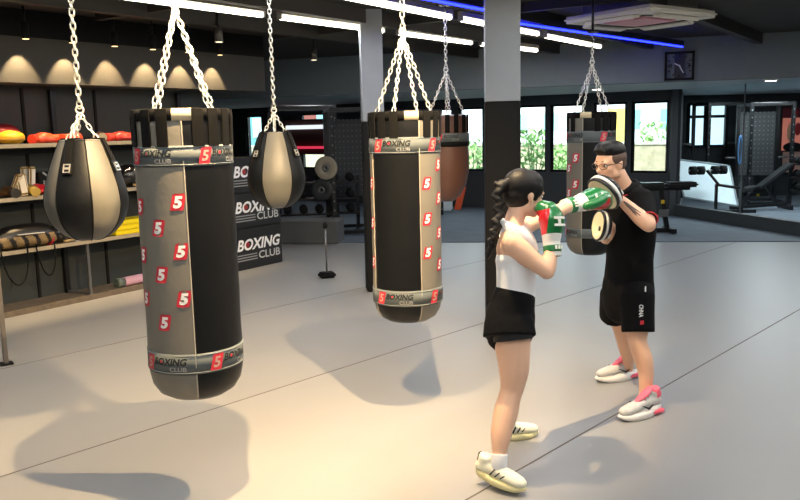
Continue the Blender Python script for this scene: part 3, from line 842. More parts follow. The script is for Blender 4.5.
rack(.35, 17.3, R(0), 1.1, 1.0, 2.2, 'black rack far behind the middle heavy bag', True, False, ())
# low plyo platform
t = thing('low_platform', 'low dark grey platform on the mat edge behind the pole stand', 'platform', (-1.55, 12.9, .0), R(-9))
mb = MB(); mb.box((-.1, .25, .19), (1.3, .5, .36), bev=.01); mb.build('platform_body', mat('dark grey board', (78, 78, 78), .7), t)
mb = MB(); mb.box((-.1, .25, .375), (1.32, .52, .02), bev=.004); mb.build('platform_top', mat('board top', (96, 96, 95), .6), t)
# dumbbell rack with dumbbells
def dumb_rack(x, y, rz, label, n=5, zs=(.35, .62, .9)):
    t = thing('dumbbell_rack', label, 'dumbbell rack', (x, y, .012), rz)
    for sx in (-.7, .7):
        mb = MB(); mb.bar((sx, .15, 0), (sx, .05, 1.02), .06); mb.bar((sx, -.2, .03), (sx, .25, .03), .06); mb.build('side_frame', M_BLACKM, t)
    for z in zs:
        mb = MB(); mb.box((0, .0+.04*z, z), (1.4, .30, .03)); mb.build('tray', M_BLACKM, t)
    Mx = Matrix.Translation((x, y, .012))@Matrix.Rotation(rz, 4, 'Z')
    proto = None
    lbls = {0: 'bottom', 1: 'middle', 2: 'top'}
    for q, z in enumerate(zs):
        for k in range(n):
            loc = Mx@V((-.56+k*1.12/(n-1), 0.04*z, z+.09))
            if proto is None:
                proto = thing('dumbbell', 'black round dumbbell on the '+label, 'dumbbell', loc, rz, 'dumbbells on the '+label)
                mb = MB(); mb.tube([(0, -.07, 0), (0, .07, 0)], .016, 10); mb.build('handle', M_STEEL, proto)
                for sy in (-1, 1):
                    mb = MB(); mb.lathe([(.0, -.035), (.065, -.035), (.075, -.02), (.075, .02), (.065, .035), (0, .035)], n=20, mtx=Matrix.Translation((0, sy*.10, 0))@Matrix.Rotation(R(90), 4, 'X')); mb.build('weight_head', M_BLACK, proto)
            else:
                c = proto.copy(); COL.objects.link(c); c.location = loc
                for ch in proto.children:
                    d = ch.copy(); COL.objects.link(d); d.parent = c
dumb_rack(-1.42, 14.2, R(8), 'dark rack behind the low platform')
for i, (px, py, y, r_, c, lb) in enumerate(((326, 168, 14.0, .2, (150, 140, 120), 'tan faced weight plate hung beside the perforated rack'),
                                       (322, 190, 14.1, .19, (40, 42, 44), 'black weight plate below the tan one'))):
    plate(PY(px, py, y-.35), R(75), r_, .05, c, lb)
# red lit sign seen through the left back window
t = thing('lit_sign', 'white and red lit sign seen between the racks at the back left', 'sign', W(Ws(312), .12, 0), WROT)
zz0 = PV(312, 127, W0, W0+Wd).z
mb = MB(); mb.box((0, 0, zz0), (1.5, .05, .10)); mb.build('white_tube', emit('sign white', (235, 245, 250), 1.1), t)
mb = MB(); mb.box((0, 0, zz0-.52), (1.7, .05, .06)); mb.build('red_tube', emit('sign red', (235, 60, 90), .9), t)
mb = MB(); mb.box((0, -.05, zz0-.25), (1.8, .03, .9)); mb.build('backing_board', mat('sign board', (72, 40, 40), .6), t)
# benches
def bench(p, rz, label, incl=35, seat_h=.43):
    t = thing('adjustable_bench', label, 'workout bench', p, rz, 'adjustable workout benches')
    M_P = mat('bench vinyl', (24, 25, 27), .4)
    mb = MB(); mb.box((0, 0, 0), (.36, .28, .07), mtx=Matrix.Translation((-.25, 0, seat_h))@Matrix.Rotation(R(-8), 4, 'Y'), bev=.02); mb.build('seat_pad', M_P, t)
    mb = MB(); mb.box((0, 0, 0), (.82, .27, .07), mtx=Matrix.Translation((.32*math.cos(R(incl))+.03, 0, seat_h+.42*math.sin(R(incl))))@Matrix.Rotation(R(-incl), 4, 'Y'), bev=.02); mb.build('back_pad', M_P, t)
    mb = MB(); mb.bar((-.52, 0, .06), (.55, 0, .10), .06); mb.build('base_rail', M_BLACKM, t)
    for x, w in ((-.52, .42), (.55, .5)):
        mb = MB(); mb.bar((x, -w/2, .035), (x, w/2, .035), .06, .07); mb.build('foot', M_BLACKM, t)
    mb = MB(); mb.bar((-.45, 0, .08), (-.12, 0, seat_h-.04), .06); mb.build('front_strut', M_BLACKM, t)
    mb = MB(); mb.bar((.35, 0, .10), (.12, 0, seat_h+.05), .05); mb.build('rear_strut', M_BLACKM, t)
    mb = MB(); mb.box((-.03, .035, .30), (.05, .02, .05)); mb.build('adjust_tab', mat('yellow tab', (210, 180, 40), .5), t)
t = thing('utility_bench', 'black bench with two flat pads on the mat behind the man', 'workout bench', PZ(668, 233)+V((0, 0, .012)), 0)
MP_ = mat('bench vinyl', (24, 25, 27), .4)
for (x0, x1, nm) in ((-.50, -.10, 'seat_pad'), (-.05, .44, 'back_pad')):
    mb = MB(); mb.box(((x0+x1)/2, 0, .80), (x1-x0, .30, .085), bev=.03); mb.build(nm, MP_, t)
mb = MB(); mb.bar((-.15, 0, .74), (-.02, 0, .06), .07); mb.bar((-.42, 0, .73), (.34, 0, .73), .05); mb.build('post', M_BLACKM, t)
mb = MB(); mb.bar((-.3, -.0, .045), (.02, .0, .045), .09, .07); mb.bar((.02, -.25, .045), (.02, .25, .045), .08, .07); mb.build('foot', M_BLACKM, t)
mb = MB(); mb.box((-.10, -.06, .33), (.16, .05, .12), bev=.01); mb.build('counterweight', M_GSTEEL, t)
mb = MB(); mb.box((-.12, -.05, .52), (.05, .04, .06)); mb.build('adjust_tab', mat('yellow tab', (210, 180, 40), .5), t)
bench(V((7.45, 16.45, .012)), R(5), 'inclined black bench behind the glass partition', 36, .44)
# white board leaning, roller machine
t = thing('whiteboard', 'white board leaning at an angle behind the glass partition', 'board', (0, 0, 0))
cs = [PY(673, 159, 16.9), PY(729, 166, 16.9), PY(738, 206, 16.3), PY(684, 197, 16.3)]
for c in cs[2:]: c.z = max(c.z, .02)
mb = MB(); q = [mb.bm.verts.new(c) for c in cs]; q2 = [mb.bm.verts.new(c+V((0, .05, .02))) for c in cs]
mb.face(q); mb.face(q2[::-1])
for i in range(4): mb.face([q[i], q[(i+1) % 4], q2[(i+1) % 4], q2[i]])
mb.build('board_panel', mat('board white', (215, 232, 238), .4), t)
mb = MB()
for i in range(4): mb.bar(cs[i], cs[(i+1) % 4], .03)
mb.build('board_frame', mat('grey frame', (140, 150, 155), .4), t)
t = thing('roman_chair', 'black machine with four round pads in front of the white board', 'exercise machine', (6.12, 15.9, .012), R(0))
zc = PY(700, 171, 15.9).z
for dx in (-.28, -.12, .16, .32):
    mb = MB(); Mx = Matrix.Translation((dx, 0, zc))@Matrix.Rotation(R(90), 4, 'Y'); mb.lathe([(.02, -.06), (.085, -.06), (.085, .06), (.02, .06)], n=18, mtx=Mx); mb.build('roller_pad', M_BLACK, t)
mb = MB(); mb.tube([(-.36, 0, zc), (.4, 0, zc)], .016, 8); mb.build('roller_bar', M_STEEL, t)
mb = MB(); mb.tube([(0, 0, zc), (.25, 0, zc-.3), (.75, .0, zc-.38)], .03, 8); mb.build('main_arm', M_BLACKM, t)
mb = MB(); mb.bar((.7, 0, 0), (.7, 0, zc-.25), .07); mb.bar((-.0, 0, .03), (1.0, 0, .03), .07); mb.bar((.2, 0, .03), (.2, 0, zc-.28), .05); mb.build('stand_frame', M_BLACKM, t)
rack(8.0, 17.6, R(-6), .85, .9, 2.2, 'black rack behind the glass, right of the joint strip', True, True, (1.0,))
rack(7.45, 18.8, R(4), .8, .8, 2.25, 'black rack behind the glass, above the white board', True, False, (1.3,))
dumb_rack(8.9, 16.6, R(-15), 'low rack at the far right behind the glass')
def poster(px0, px1, py0, py1, y, label, base, blobs):
    a = PY(px0, py0, y); b = PY(px1, py1, y)
    t = thing('poster', label, 'poster', ((a.x+b.x)/2, y, (a.z+b.z)/2))
    w = abs(b.x-a.x); h = abs(a.z-b.z)
    mb = MB(); mb.box((0, 0, 0), (w, .02, h)); mb.build('print', base, t)
    for (u, v, ru, rv, mt) in blobs:
        mb = MB(); mb.ell((u*w/2, -.012, v*h/2), (ru*w/2, .004, rv*h/2)); mb.build('printed_shape', mt, t)
skin_p = mat('poster skin', (214, 160, 130), .6)
poster(783, 803, 118, 150, 19.38, 'red and orange poster at the far right behind the glass', emit('poster emissive print', (206, 120, 104), .55), [(-.2, .1, .4, .6, skin_p), (.4, .3, .3, .4, mat('poster red', (170, 40, 44), .6)), (0, -.8, .9, .3, M_BLACK)])  # orange print carries its own weak emission
poster(783, 803, 108, 117, 19.36, 'dark red poster strip above the orange poster', mat('maroon poster', (112, 28, 40), .6), [(.2, 0, .3, .4, M_RED)])
poster(783, 803, 152, 172, 19.38, 'lower poster with a dark red figure at the far right', mat('pink poster', (196, 150, 136), .6), [(-.1, -.1, .3, .8, mat('poster maroon', (100, 20, 30), .6))])
# glowing pane standing in for a reflection of the windows, no opening behind
w = thing('window_9', None, None); tag(w, kind='structure')
a = PY(690, 104, 19.36); b = PY(726, 146, 19.36)
mb = MB(); mb.box(((a.x+b.x)/2, 19.47, (a.z+b.z)/2), (b.x-a.x, .04, a.z-b.z)); mb.build('window_pane', emit('reflected daylight glow', (200, 228, 240), 1.6), w)
mb = MB()
for x in (a.x, b.x, a.x*.55+b.x*.45): mb.box((x, 19.44, (a.z+b.z)/2), (.07, .06, a.z-b.z))
for z in (a.z, b.z, a.z*.7+b.z*.3): mb.box(((a.x+b.x)/2, 19.44, z), (b.x-a.x, .06, .07))
mb.build('window_frame', M_BLACK, w)
t = thing('resistance_band', 'blue elastic band loop hanging behind the glass', 'resistance band', PY(740, 150, 17.2)*1.0)
mb = MB(); mb.tube([(.04*math.cos(a_), 0, .30*math.sin(a_)) for a_ in [2*math.pi*k/20 for k in range(20)]], .016, 6, closed=True); mb.build('band_loop', mat('blue rubber', (70, 120, 170), .5), t)
# orange machine far behind left of the square column
t = thing('floor_sign', 'small orange stand on a white board by the far window wall', 'stand', PZ(455, 210))
mb = MB(); mb.box((-.45, -.2, .24), (.75, .3, .45), bev=.03); mb.build('white_base', mat('white plastic', (214, 224, 230), .4), t)
mb = MB(); mb.bar((.05, 0, 0), (.18, 0, .52), .10, .14); mb.build('orange_post', mat('orange plastic', (232, 88, 36), .5), t)

# ------------------------------------------------------------------ clock, air conditioner, LED line, lamps
c = PV(679, 66, B0, B1); 
t = thing('wall_clock', 'square black wall clock with open numerals on the grey bulkhead', 'clock', c-V((0, .02, 0)), BROT)
mb = MB(); 
for (cx, cz, w, h) in ((-.2, 0, .035, .44), (.2, 0, .035, .44), (0, .2, .44, .035), (0, -.2, .44, .035)): mb.box((cx, 0, cz), (w, .03, h), bev=.006)
mb.build('frame', M_BLACK, t)
mb = MB(); mb.box((0, .008, 0), (.15, .012, .37)); mb.build('centre_panel', mat('clock panel', (36, 38, 40), .4), t)
mb = MB()
for k in range(12):
    a = R(30*k); mb.box((0, 0, 0), (.012, .02, .045), mtx=Matrix.Translation((.155*math.sin(a)*(1.15 if k % 3 else 1), -.004, .155*math.cos(a)))@Matrix.Rotation(a, 4, 'Y'))
mb.build('hour_marks', M_BLACK, t)
for txt, u, v in (('3', .13, 0), ('9', -.13, 0)):
    mb = MB(); put2d(mb, text2d(txt, .05, .08, .02), lambda x, y, u=u, v=v: V((u+x, -.012, v+y))); mb.build('numeral', M_BLKP, t)
for a, ln in ((-62, .10), (152, .14)):
    mb = MB(); mb.box((0, 0, 0), (.016, .008, ln), mtx=Matrix.Rotation(R(a), 4, 'Y')@Matrix.Translation((0, -.02, ln/2-.015))); mb.build('clock_hand', M_WHITE, t)

zA = 2.88
l_, r_, f_ = PZ(570, 19, zA), PZ(738, 13, zA), PZ(640, 33, zA)
ctr = (l_+r_)/2+V((0, .45, 0)); side = (r_-l_).length/math.sqrt(2)
rz = math.atan2((r_-l_).y, (r_-l_).x)
t = thing('air_conditioner', 'white ceiling cassette air conditioner with curved outlets', 'air conditioner', (ctr.x, ctr.y, 0), rz+R(45-3))
M_AC = mat('white ac plastic', (222, 220, 212), .45)
mb = MB(); mb.box((0, 0, zA+.045), (side*.98, side*.98, .07), bev=.03); mb.build('panel', M_AC, t)
mb = MB(); mb.box((0, 0, (zA+.08+CEIL)/2), (side*.72, side*.72, CEIL-zA-.08)); mb.build('casing', mat('grey casing', (120, 120, 120), .6), t)
for k in range(4):
    a = R(90*k); Mx = Matrix.Rotation(a, 4, 'Z')
    mb = MB(); mb.box((0, 0, 0), (side*.56, side*.11, .035), mtx=Mx@Matrix.Translation((0, -side*.39, zA-.005))@Matrix.Rotation(R(10), 4, 'X'), bev=.015); lv = mb.build('outlet_flap', M_AC, t)
    mb = MB(); mb.tube([Mx@V((side*.3*math.cos(R(q)), -side*.30-side*.035*math.sin(R(q)), zA+.004)) for q in range(0, 181, 20)], .008, 6); mb.build('outlet_slot', mat('dark slot', (60, 60, 58), .6), lv)
mb = MB(); mb.box((0, 0, zA+.003), (side*.46, side*.46, .02), bev=.006); mb.build('intake_grille', mat('pinkish grille', (214, 150, 168), .5), t)
# LED line
mb = MB(); pl = [(.0, 6.9), (.87, 8.0), (1.15, 8.75), (1.41, 9.14), (2.6, 10.45), (4.3, 12.30)]
mb.tube([V((x, y, 2.95)) for x, y in pl], .012, 6)
t = thing('led_strip', 'glowing blue light line running along the dark ceiling edge', 'light strip')
mb.build('glow_tube', emit('blue led', (20, 30, 255), 16.), t)
mb = MB()
for i in range(len(pl)-1): mb.bar(V((*pl[i], 3.0)), V((*pl[i+1], 3.0)), .05, .07)
mb.build('mounting_rail', mat('led rail', (40, 42, 70), .6), t)
# raised dark panel edge behind the led line
# linear tubes
M_TUBE = emit('tube light', (255, 246, 222), 9.)
td = V((1.02, 1.34, 0)).normalized(); 
def area(name, loc, sx, sy, power, color, rot):
    ld = bpy.data.lights.new(name, 'AREA'); ld.shape = 'RECTANGLE'; ld.size = sx; ld.size_y = sy
    ld.energy = power; ld.color = color
    o = bpy.data.objects.new(name, ld); COL.objects.link(o); o.location = loc; o.rotation_euler = rot
    return o
lab_n = [0]
def tube_light(a, b, label, group='linear tube lights on the ceiling', z=2.95, power=15):
    a = V(a).to_3d(); b = V(b).to_3d(); a.z = b.z = 0
    c = (a+b)/2; ln = (b-a).length; rz = math.atan2((b-a).y, (b-a).x)
    t = thing('tube_light', label, 'ceiling light', (c.x, c.y, z), rz, group)
    mb = MB(); mb.tube([(-ln/2+.03, 0, 0), (ln/2-.03, 0, 0)], .026, 10); mb.build('tube', M_TUBE, t)
    mb = MB(); mb.box((0, 0, .055), (ln, .06, .05), bev=.004); mb.build('housing', mat('lamp housing', (150, 146, 136), .5), t)
    for s_ in (-1, 1):
        mb = MB(); mb.box((s_*(ln/2-.012), 0, .01), (.024, .055, .06)); mb.build('end_cap', M_GREYP, t)
    mb = MB()
    for s_ in (-.35, .35): mb.tube([(s_*ln, 0, .08), (s_*ln, 0, CEIL-z)], .006, 6)
    mb.build('hanger', M_BLACKM, t)
    area('tube_lamp', (c.x, c.y, z-.035), ln, .06, power, (1, 1, .99), (0, 0, rz))
tube_light((-2.31, 6.64), (-1.27, 8.02), 'tube light at the top edge above the largest heavy bag')
tube_light((-1.15, 8.17), (-.13, 9.51), 'tube light ending at the top of the slim pillar')
tube_light((.03, 9.73), (1.03, 11.07), 'tube light above the brown bag, between the two pillars')
tube_light((1.15, 11.22), (2.14, 12.39), 'tube light mostly behind the square pillar, in the row nearest the bulkhead end')
tube_light((-.47, 6.95), (.58, 8.50), 'tube light at the top edge above the middle heavy bag')
tube_light((.68, 8.62), (1.77, 10.17), 'tube light crossing behind the top of the square pillar')
tube_light((1.89, 10.41), (3.0, 12.02), 'tube light above the far heavy bag, nearest the clock')
# unseen tubes added over and behind the viewpoint to light the hall
hid = 'unseen tube light added over the training floor to light the hall'
for (x, y) in ((-3.5, 5.06), (-1.63, 5.3), (-2.8, 3.65), (-4.65, 3.5), (.9, 5.6), (-.3, 3.9), (-1.45, 2.3), (2.4, 5.4), (1.2, 3.7), (.05, 2.1), (3.9, 5.2), (2.7, 3.5), (1.5, 1.8),
               (5.2, 4.9), (4.0, 3.2), (5.6, 8.0), (4.5, 6.5), (-1.2, .4), (.6, -.5), (2.4, -.8), (-3.2, .8)):
    q = V((x, y, 0)); tube_light(q, q+td*1.62, hid, group='added tube lights out of view', power=11.5 if x < 1 and y > 1 else 17)
for (x, y) in ((-1.6, 14.6), (.8, 14.9), (3.2, 13.6)):
    area('soffit_fill', (x, y+.6, 2.44), 1.6, .15, 14, (.93, .97, 1), (0, 0, BROT))  # added fill under the soffit for the back area, no fittings
for (x, y) in ((7.0, 14.5), (7.6, 17.0), (8.6, 15.5)):
    area('glass_room_fill', (x, y, 2.44), 1.2, .2, 55, (.88, .95, 1), (0, 0, 0))  # added fill lights brighten the room behind the glass, no fittings
# recessed downlights in the soffit
for px, py, lb in ((632, 92, 'round recessed downlight above the windows behind the man'), (771, 79, 'round recessed downlight above the glass partition')):
    p = PZ(px, py, 2.462)
    t = thing('downlight', lb, 'ceiling light', p, 0, 'recessed downlights')
    mb = MB(); mb.lathe([(.085, -.03), (.11, -.022), (.11, 0), (.085, 0)], n=28); mb.build('rim', M_WHITE, t)
    mb = MB(); mb.lathe([(0, -.034), (.06, -.034), (.085, -.028), (.085, -.004), (0, -.004)], n=24); mb.build('lens', emit('downlight lens', (255, 246, 232), 14), t)
p = PZ(597, 88, 2.462)
t = thing('downlight', 'round recessed downlight seen beside the far bag chains', 'ceiling light', p, 0, 'recessed downlights')
mb = MB(); mb.lathe([(.085, -.03), (.11, -.022), (.11, 0), (.085, 0)], n=28); mb.build('rim', M_WHITE, t)
mb = MB(); mb.lathe([(0, -.034), (.06, -.034), (.085, -.028), (.085, -.004), (0, -.004)], n=24); mb.build('lens', emit('downlight lens', (255, 246, 232), 14), t)

# can spots along the header, warm
ords = ['far left edge', 'left', 'second', 'third', 'fourth', 'fifth', 'sixth', 'seventh']
for k in range(-2, 6):
    s_ = .41+.52*k
    p = L(s_, .17, 2.80)
    t = thing('can_spotlight', 'black cylinder spotlight over the shelf header, %s of the row' % ords[k+2], 'spotlight', p, LROT, 'black can spotlights above the shelving')
    mb = MB(); mb.lathe([(.034, .0), (.038, .002), (.038, .15), (.03, .16), (0, .16)], n=20); mb.build('can', M_BLACK, t)
    mb = MB(); mb.lathe([(0, -.003), (.03, -.003), (.034, 0), (0, 0.0)], n=18); mb.build('lens', emit('warm lens', (255, 214, 150), 3.), t)
    mb = MB(); mb.tube([(0, 0, .15), (0, 0, CEIL-2.80)], .012, 8); mb.build('stem', M_BLACKM, t)
    ld = bpy.data.lights.new('can_spot_lamp', 'SPOT'); ld.energy = 95; ld.color = (1, .72, .38); ld.spot_size = R(64); ld.spot_blend = .35; ld.shadow_soft_size = .02
    o = bpy.data.objects.new('can_spot_lamp', ld); COL.objects.link(o); o.location = L(s_, .17, 2.79)
    o.rotation_euler = (-Ln*.36+V((0, 0, -1))).to_track_quat('-Z', 'Y').to_euler()
# other can spots hung from the ceiling in view
for px, py, lb in ((219, 42, 'black can spotlight hanging over the shelves beside the chain'), (314, 60, 'small pendant hook lamp left of the slim pillar')):
    p = PZ(px, py, 2.80)
    t = thing('can_spotlight', lb, 'spotlight', p, 0, 'loose can spotlights')
    mb = MB(); mb.lathe([(.04, 0), (.045, .002), (.045, .15), (0, .16)], n=20); mb.build('can', mat('grey can', (70, 68, 64), .5), t)
    mb = MB(); mb.lathe([(0, -.003), (.035, -.003), (.04, 0), (0, 0)], n=18); mb.build('lens', emit('warm lens2', (255, 240, 200), 2.), t)
    mb = MB(); mb.tube([(0, 0, .15), (0, 0, CEIL-2.80)], .012, 8); mb.build('stem', M_BLACKM, t)
# warm floor spots: throw the round bag shadows
def spot(loc, tgt, e, col, ang, blend=.6, soft=.03):
    t = thing('can_spotlight', 'warm can spotlight hung over the bags nearer than the frame shows', 'spotlight', loc, 0, 'spotlights over the bags')
    d = (V(tgt)-V(loc)).normalized(); q = d.to_track_quat('-Z', 'Y')
    Mx = q.to_matrix().to_4x4()
    mb = MB(); mb.lathe([(.04, .03), (.045, .032), (.045, .15), (0, .16)], n=20, mtx=Mx); mb.build('can', M_BLACK, t)
    ld = bpy.data.lights.new('bag_spot_lamp', 'SPOT'); ld.energy = e; ld.color = col; ld.spot_size = R(ang); ld.spot_blend = blend; ld.shadow_soft_size = soft
    o = bpy.data.objects.new('bag_spot_lamp', ld); COL.objects.link(o); o.location = loc; o.rotation_euler = q.to_euler()
spot((-.71, 3.49, 2.97), (-1.75, 4.9, 0), 620, (1, .69, .34), 100, .7, .012)
spot((.28, 4.05, 2.97), (-.7, 5.9, 0), 620, (1, .70, .36), 104, .7, .012)

# ------------------------------------------------------------------ people
M_SKINW = mat('light warm skin', (233, 187, 157), .5, noise=.03, scale=9)
M_SKINM = mat('tan skin', (229, 181, 150), .5, noise=.03, scale=9)
M_HAIR = mat('black hair', (16, 14, 14), .5, bump=.2, bscale=140, spec=.3)
M_LIP = mat('lips', (176, 96, 88), .45)
M_EYEW = mat('eye white', (232, 228, 222), .3)
M_IRIS = mat('dark iris', (30, 20, 16), .2)
def frame(p, x, up=(0, 0, 1)):
    x = V(x).normalized(); up = V(up); y = up.cross(x).normalized(); z = x.cross(y)
    M = Matrix((x, y, z)).transposed().to_4x4(); M.translation = V(p); return M
def headmtx(p, heading, pitch=0., roll=0.):
    return Matrix.Translation(V(p))@Matrix.Rotation(R(heading), 4, 'Z')@Matrix.Rotation(R(pitch), 4, 'Y')@Matrix.Rotation(R(roll), 4, 'X')
def add_head(mb, M, k=1.):
    """x forward, y left, z up, origin in the middle of the head; height about .225 k"""
    def e(c, r, rot=None):
        T = M@Matrix.Translation(V(c)*k)
        if rot: T = T@rot
        mb.lathe(
            [(0, -1)]+[(math.sin(math.pi*i/12), -math.cos(math.pi*i/12)) for i in range(1, 12)]+[(0, 1)], n=20, mtx=T@Matrix.Diagonal((r[0]*k, r[1]*k, r[2]*k, 1)))
    e((-.012, 0, .028), (.094, .074, .084))       # cranium
    e((.030, 0, .020), (.058, .062, .070))        # forehead
    e((.030, 0, -.030), (.056, .058, .062))       # cheeks
    e((.045, 0, -.072), (.042, .040, .036))       # jaw
    e((.067, 0, -.092), (.022, .024, .018))       # chin
    for s_ in (-1, 1):
        e((.052, s_*.034, -.024), (.028, .022, .022))   # cheekbone
        e((.078, s_*.030, .014), (.014, .024, .010))    # brow ridge
        e((.010, s_*.050, -.060), (.035, .016, .026))   # jaw corner
        # ear
        e((-.008, s_*.074, -.012), (.017, .008, .030), Matrix.Rotation(R(-12), 4, 'Y')@Matrix.Rotation(s_*R(-18), 4, 'Z'))
        e((-.002, s_*.074, -.034), (.009, .006, .010))
        e((.096, s_*.011, -.036), (.010, .007, .007))   # nostril wing
    # nose
    mb.loft([M@(V((.082, 0, .012))*k), M@(V((.095, 0, -.012))*k), M@(V((.106, 0, -.031))*k), M@(V((.096, 0, -.041))*k)], [.007*k, .008*k, .011*k, .008*k], ref=M.to_3x3()@V((0, 1, 0)), sub=3)
    e((.084, 0, -.060), (.012, .022, .007)); e((.083, 0, -.069), (.011, .019, .007))
def face_parts(t, body, M, k=1., brow=True):
    for s_ in (-1, 1):
        mb = MB(); T = M@Matrix.Translation(V((.073, s_*.031, -.002))*k)
        mb.lathe([(0, -1), (.5, -.87), (.87, -.5), (1, 0), (.87, .5), (.5, .87), (0, 1)], n=16, mtx=T@Matrix.Diagonal((.0125*k, .0145*k, .0075*k, 1)))
        ey = mb.build('eye', M_EYEW, t)
        mb = MB(); T = M@Matrix.Translation(V((.0815, s_*.031, -.002))*k)
        mb.lathe([(0, -1), (.7, -.7), (1, 0), (.7, .7), (0, 1)], n=12, mtx=T@Matrix.Diagonal((.005*k, .007*k, .007*k, 1))); mb.build('iris', M_IRIS, ey)
        mb = MB(); mb.tube([M@(V((.086-.003*j*j, s_*(.016+.0105*j), .0215+.003*math.sin(j*1.1)))*k) for j in range(4)], [.003*k, .0038*k, .0034*k, .002*k], 8); mb.build('eyebrow', M_HAIR, t)
    mb = MB(); mb.tube([M@(V((.090-.004*abs(j), .007*j, -.0635-.0006*abs(j)))*k) for j in (-3, -2, -1, 0, 1, 2, 3)], [.002, .004, .005, .005, .005, .004, .002], 8); mb.build('lips', M_LIP, t)
def add_hand(mb, M, side=1, k=1., curl=.6):
    """wrist at origin, fingers along +x, palm facing -z; thumb towards side*y"""
    P = lambda x, y, z: M@(V((x, y*side, z))*k)
    yr = M.to_3x3()@V((0, 1, 0))
    mb.loft([P(-.01, 0, 0), P(.04, 0, 0), P(.085, 0, -.002)], [(.026*k, .019*k), (.040*k, .017*k), (.040*k, .014*k)], ref=yr)
    for y, ln in ((.030, .068), (.010, .078), (-.010, .072), (-.029, .056)):
        a1, a2, a3 = curl*.7, curl*1.5, curl*2.1
        p = V((.085, y, 0)); q = p+V((math.cos(a1), 0, -math.sin(a1)))*ln*.45; r_ = q+V((math.cos(a2), 0, -math.sin(a2)))*ln*.32; s_ = r_+V((math.cos(a3), 0, -math.sin(a3)))*ln*.23
        mb.loft([P(*(p-V((.02, 0, 0)))), P(*p), P(*q), P(*r_), P(*s_)], [.009*k, .0092*k, .0085*k, .0078*k, .0068*k], ref=yr, sub=2, n=10)
    mb.loft([P(.02, .028, -.004), P(.05, .055, -.012), P(.075, .062, -.022), P(.095, .058, -.032)], [.013*k, .011*k, .0098*k, .008*k], ref=yr, sub=3, n=10)

def shoe(t, h_, t_, upper, sole_c, accent, kind, label):
    """x forward from heel (0) to toe (.285), z up from the ground"""
    M = frame(h_, t_-h_); k_ = (t_-h_).length/.288; M = M@Matrix.Diagonal((k_, k_*1.02, k_*1.18, 1))
    P = lambda x, y, z: M@V((x, y, z))
    yr = M.to_3x3()@V((0, 1, 0))
    mb = MB()
    mb.loft([P(.02, 0, .055), P(.07, 0, .060), (P(.13, 0, .055)), P(.19, 0, .048), P(.245, .0, .042), P(.262, 0, .040)], [(.034, .032), (.036, .040), (.040, .038), (.047, .034), (.042, .028), (.032, .024)], ref=yr)
    mb.loft([P(.035, 0, .06), P(.045, 0, .095), P(.048, 0, .108)], [(.033, .034), (.036, .040), (.034, .038)], ref=yr, round_ends=(True, False))
    mb.loft([P(.12, 0, .082), P(.09, 0, .10), P(.075, 0, .112)], [(.026, .012), (.026, .014), (.024, .012)], ref=yr)
    up = mb.remesh('shoe', upper, t, voxel=.007, smooth=3)
    if label: up['label'] = label
    # sole: outline swept with thickness
    mb = MB(); n = 28; out = []
    for i in range(n):
        a = 2*math.pi*i/n; cx = math.cos(a); sy = math.sin(a)
        x = .140+.144*cx; w = .043+.009*math.sin((x-.03)*9)-.006*(1 if x < .1 else 0)
        y = w*sy*(1.0 if abs(cx) < .75 else 1.0)
        zt = .034+.008*max(0, (.1-x))/.1-.006*(x > .2); zb = .0+.018*max(0, (x-.22)/.07)**2+.014*max(0, (.04-x)/.05)**2
        out.append((x, y, zb, zt, cx, sy))
    rings = []
    for (f_, zf) in ((.90, 0), (1.02, .12), (1.05, .6), (.98, 1.)):
        rings.append([mb.bm.verts.new(P(.140+(x-.140)*f_, y*f_, zb+(zt-zb)*zf)) for (x, y, zb, zt, cx, sy) in out])
    for A, B in zip(rings, rings[1:]):
        for i in range(n):
            f = mb.face([A[i], A[(i+1) % n], B[(i+1) % n], B[i]]); f.smooth = True
    mb.face(rings[0][::-1]); mb.face(rings[-1])
    mb.build('sole', sole_c, up)
    # laces
    for j in range(5):
        mb = MB(); x = .105+.02*j; z = .098-.0105*j
        mb.tube([P(x, -.024, z-.012), P(x+.004, -.012, z+.001), P(x+.006, 0, z+.004), P(x+.004, .012, z+.001), P(x, .024, z-.012)], .003, 6); mb.build('lace', accent if kind == 'pink' else M_WHITE, up)
    if kind == 'stripes':
        for s_ in (-1, 1):
            for j in range(3):
                mb = MB(); x = .098+.030*j
                mb.bar(P(x, s_*.0405, .044), P(x+.022, s_*.036, .074-.006*j), .006, .013, up=yr*s_); mb.build('side_stripe', accent, up)
        mb = MB(); mb.bar(P(.003, 0, .065), P(.008, 0, .112), .022, .010, up=M.to_3x3()@V((1, 0, 0))); mb.build('heel_tab', M_BLKP, up)
    else:
        mb = MB(); mb.loft([P(.03, 0, .075), P(.04, 0, .100), P(.045, 0, .116)], [(.038, .043), (.038, .041), (.034, .036)], ref=yr, round_ends=(False, False)); mb.loft([P(.175, 0, .068), P(.14, 0, .083), P(.10, 0, .102), P(.07, 0, .120)], [(.014, .010), (.027, .012), (.034, .014), (.022, .010)], ref=yr)
        mb.remesh('collar', accent, up, voxel=.007, smooth=2)
        for s_ in (-1, 1):
            mb = MB(); mb.tube([P(.09, s_*.040, .055), P(.12, s_*.042, .042), (P(.17, s_*.044, .062))], [.003, .007, .002], 8); mb.build('side_mark', M_BLKP, up)
        mb = MB(); mb.box((0, 0, 0), (.09, .088, .016), mtx=M@Matrix.Translation((.05, 0, .016)), bev=.004); mb.build('air_sole', accent, up)

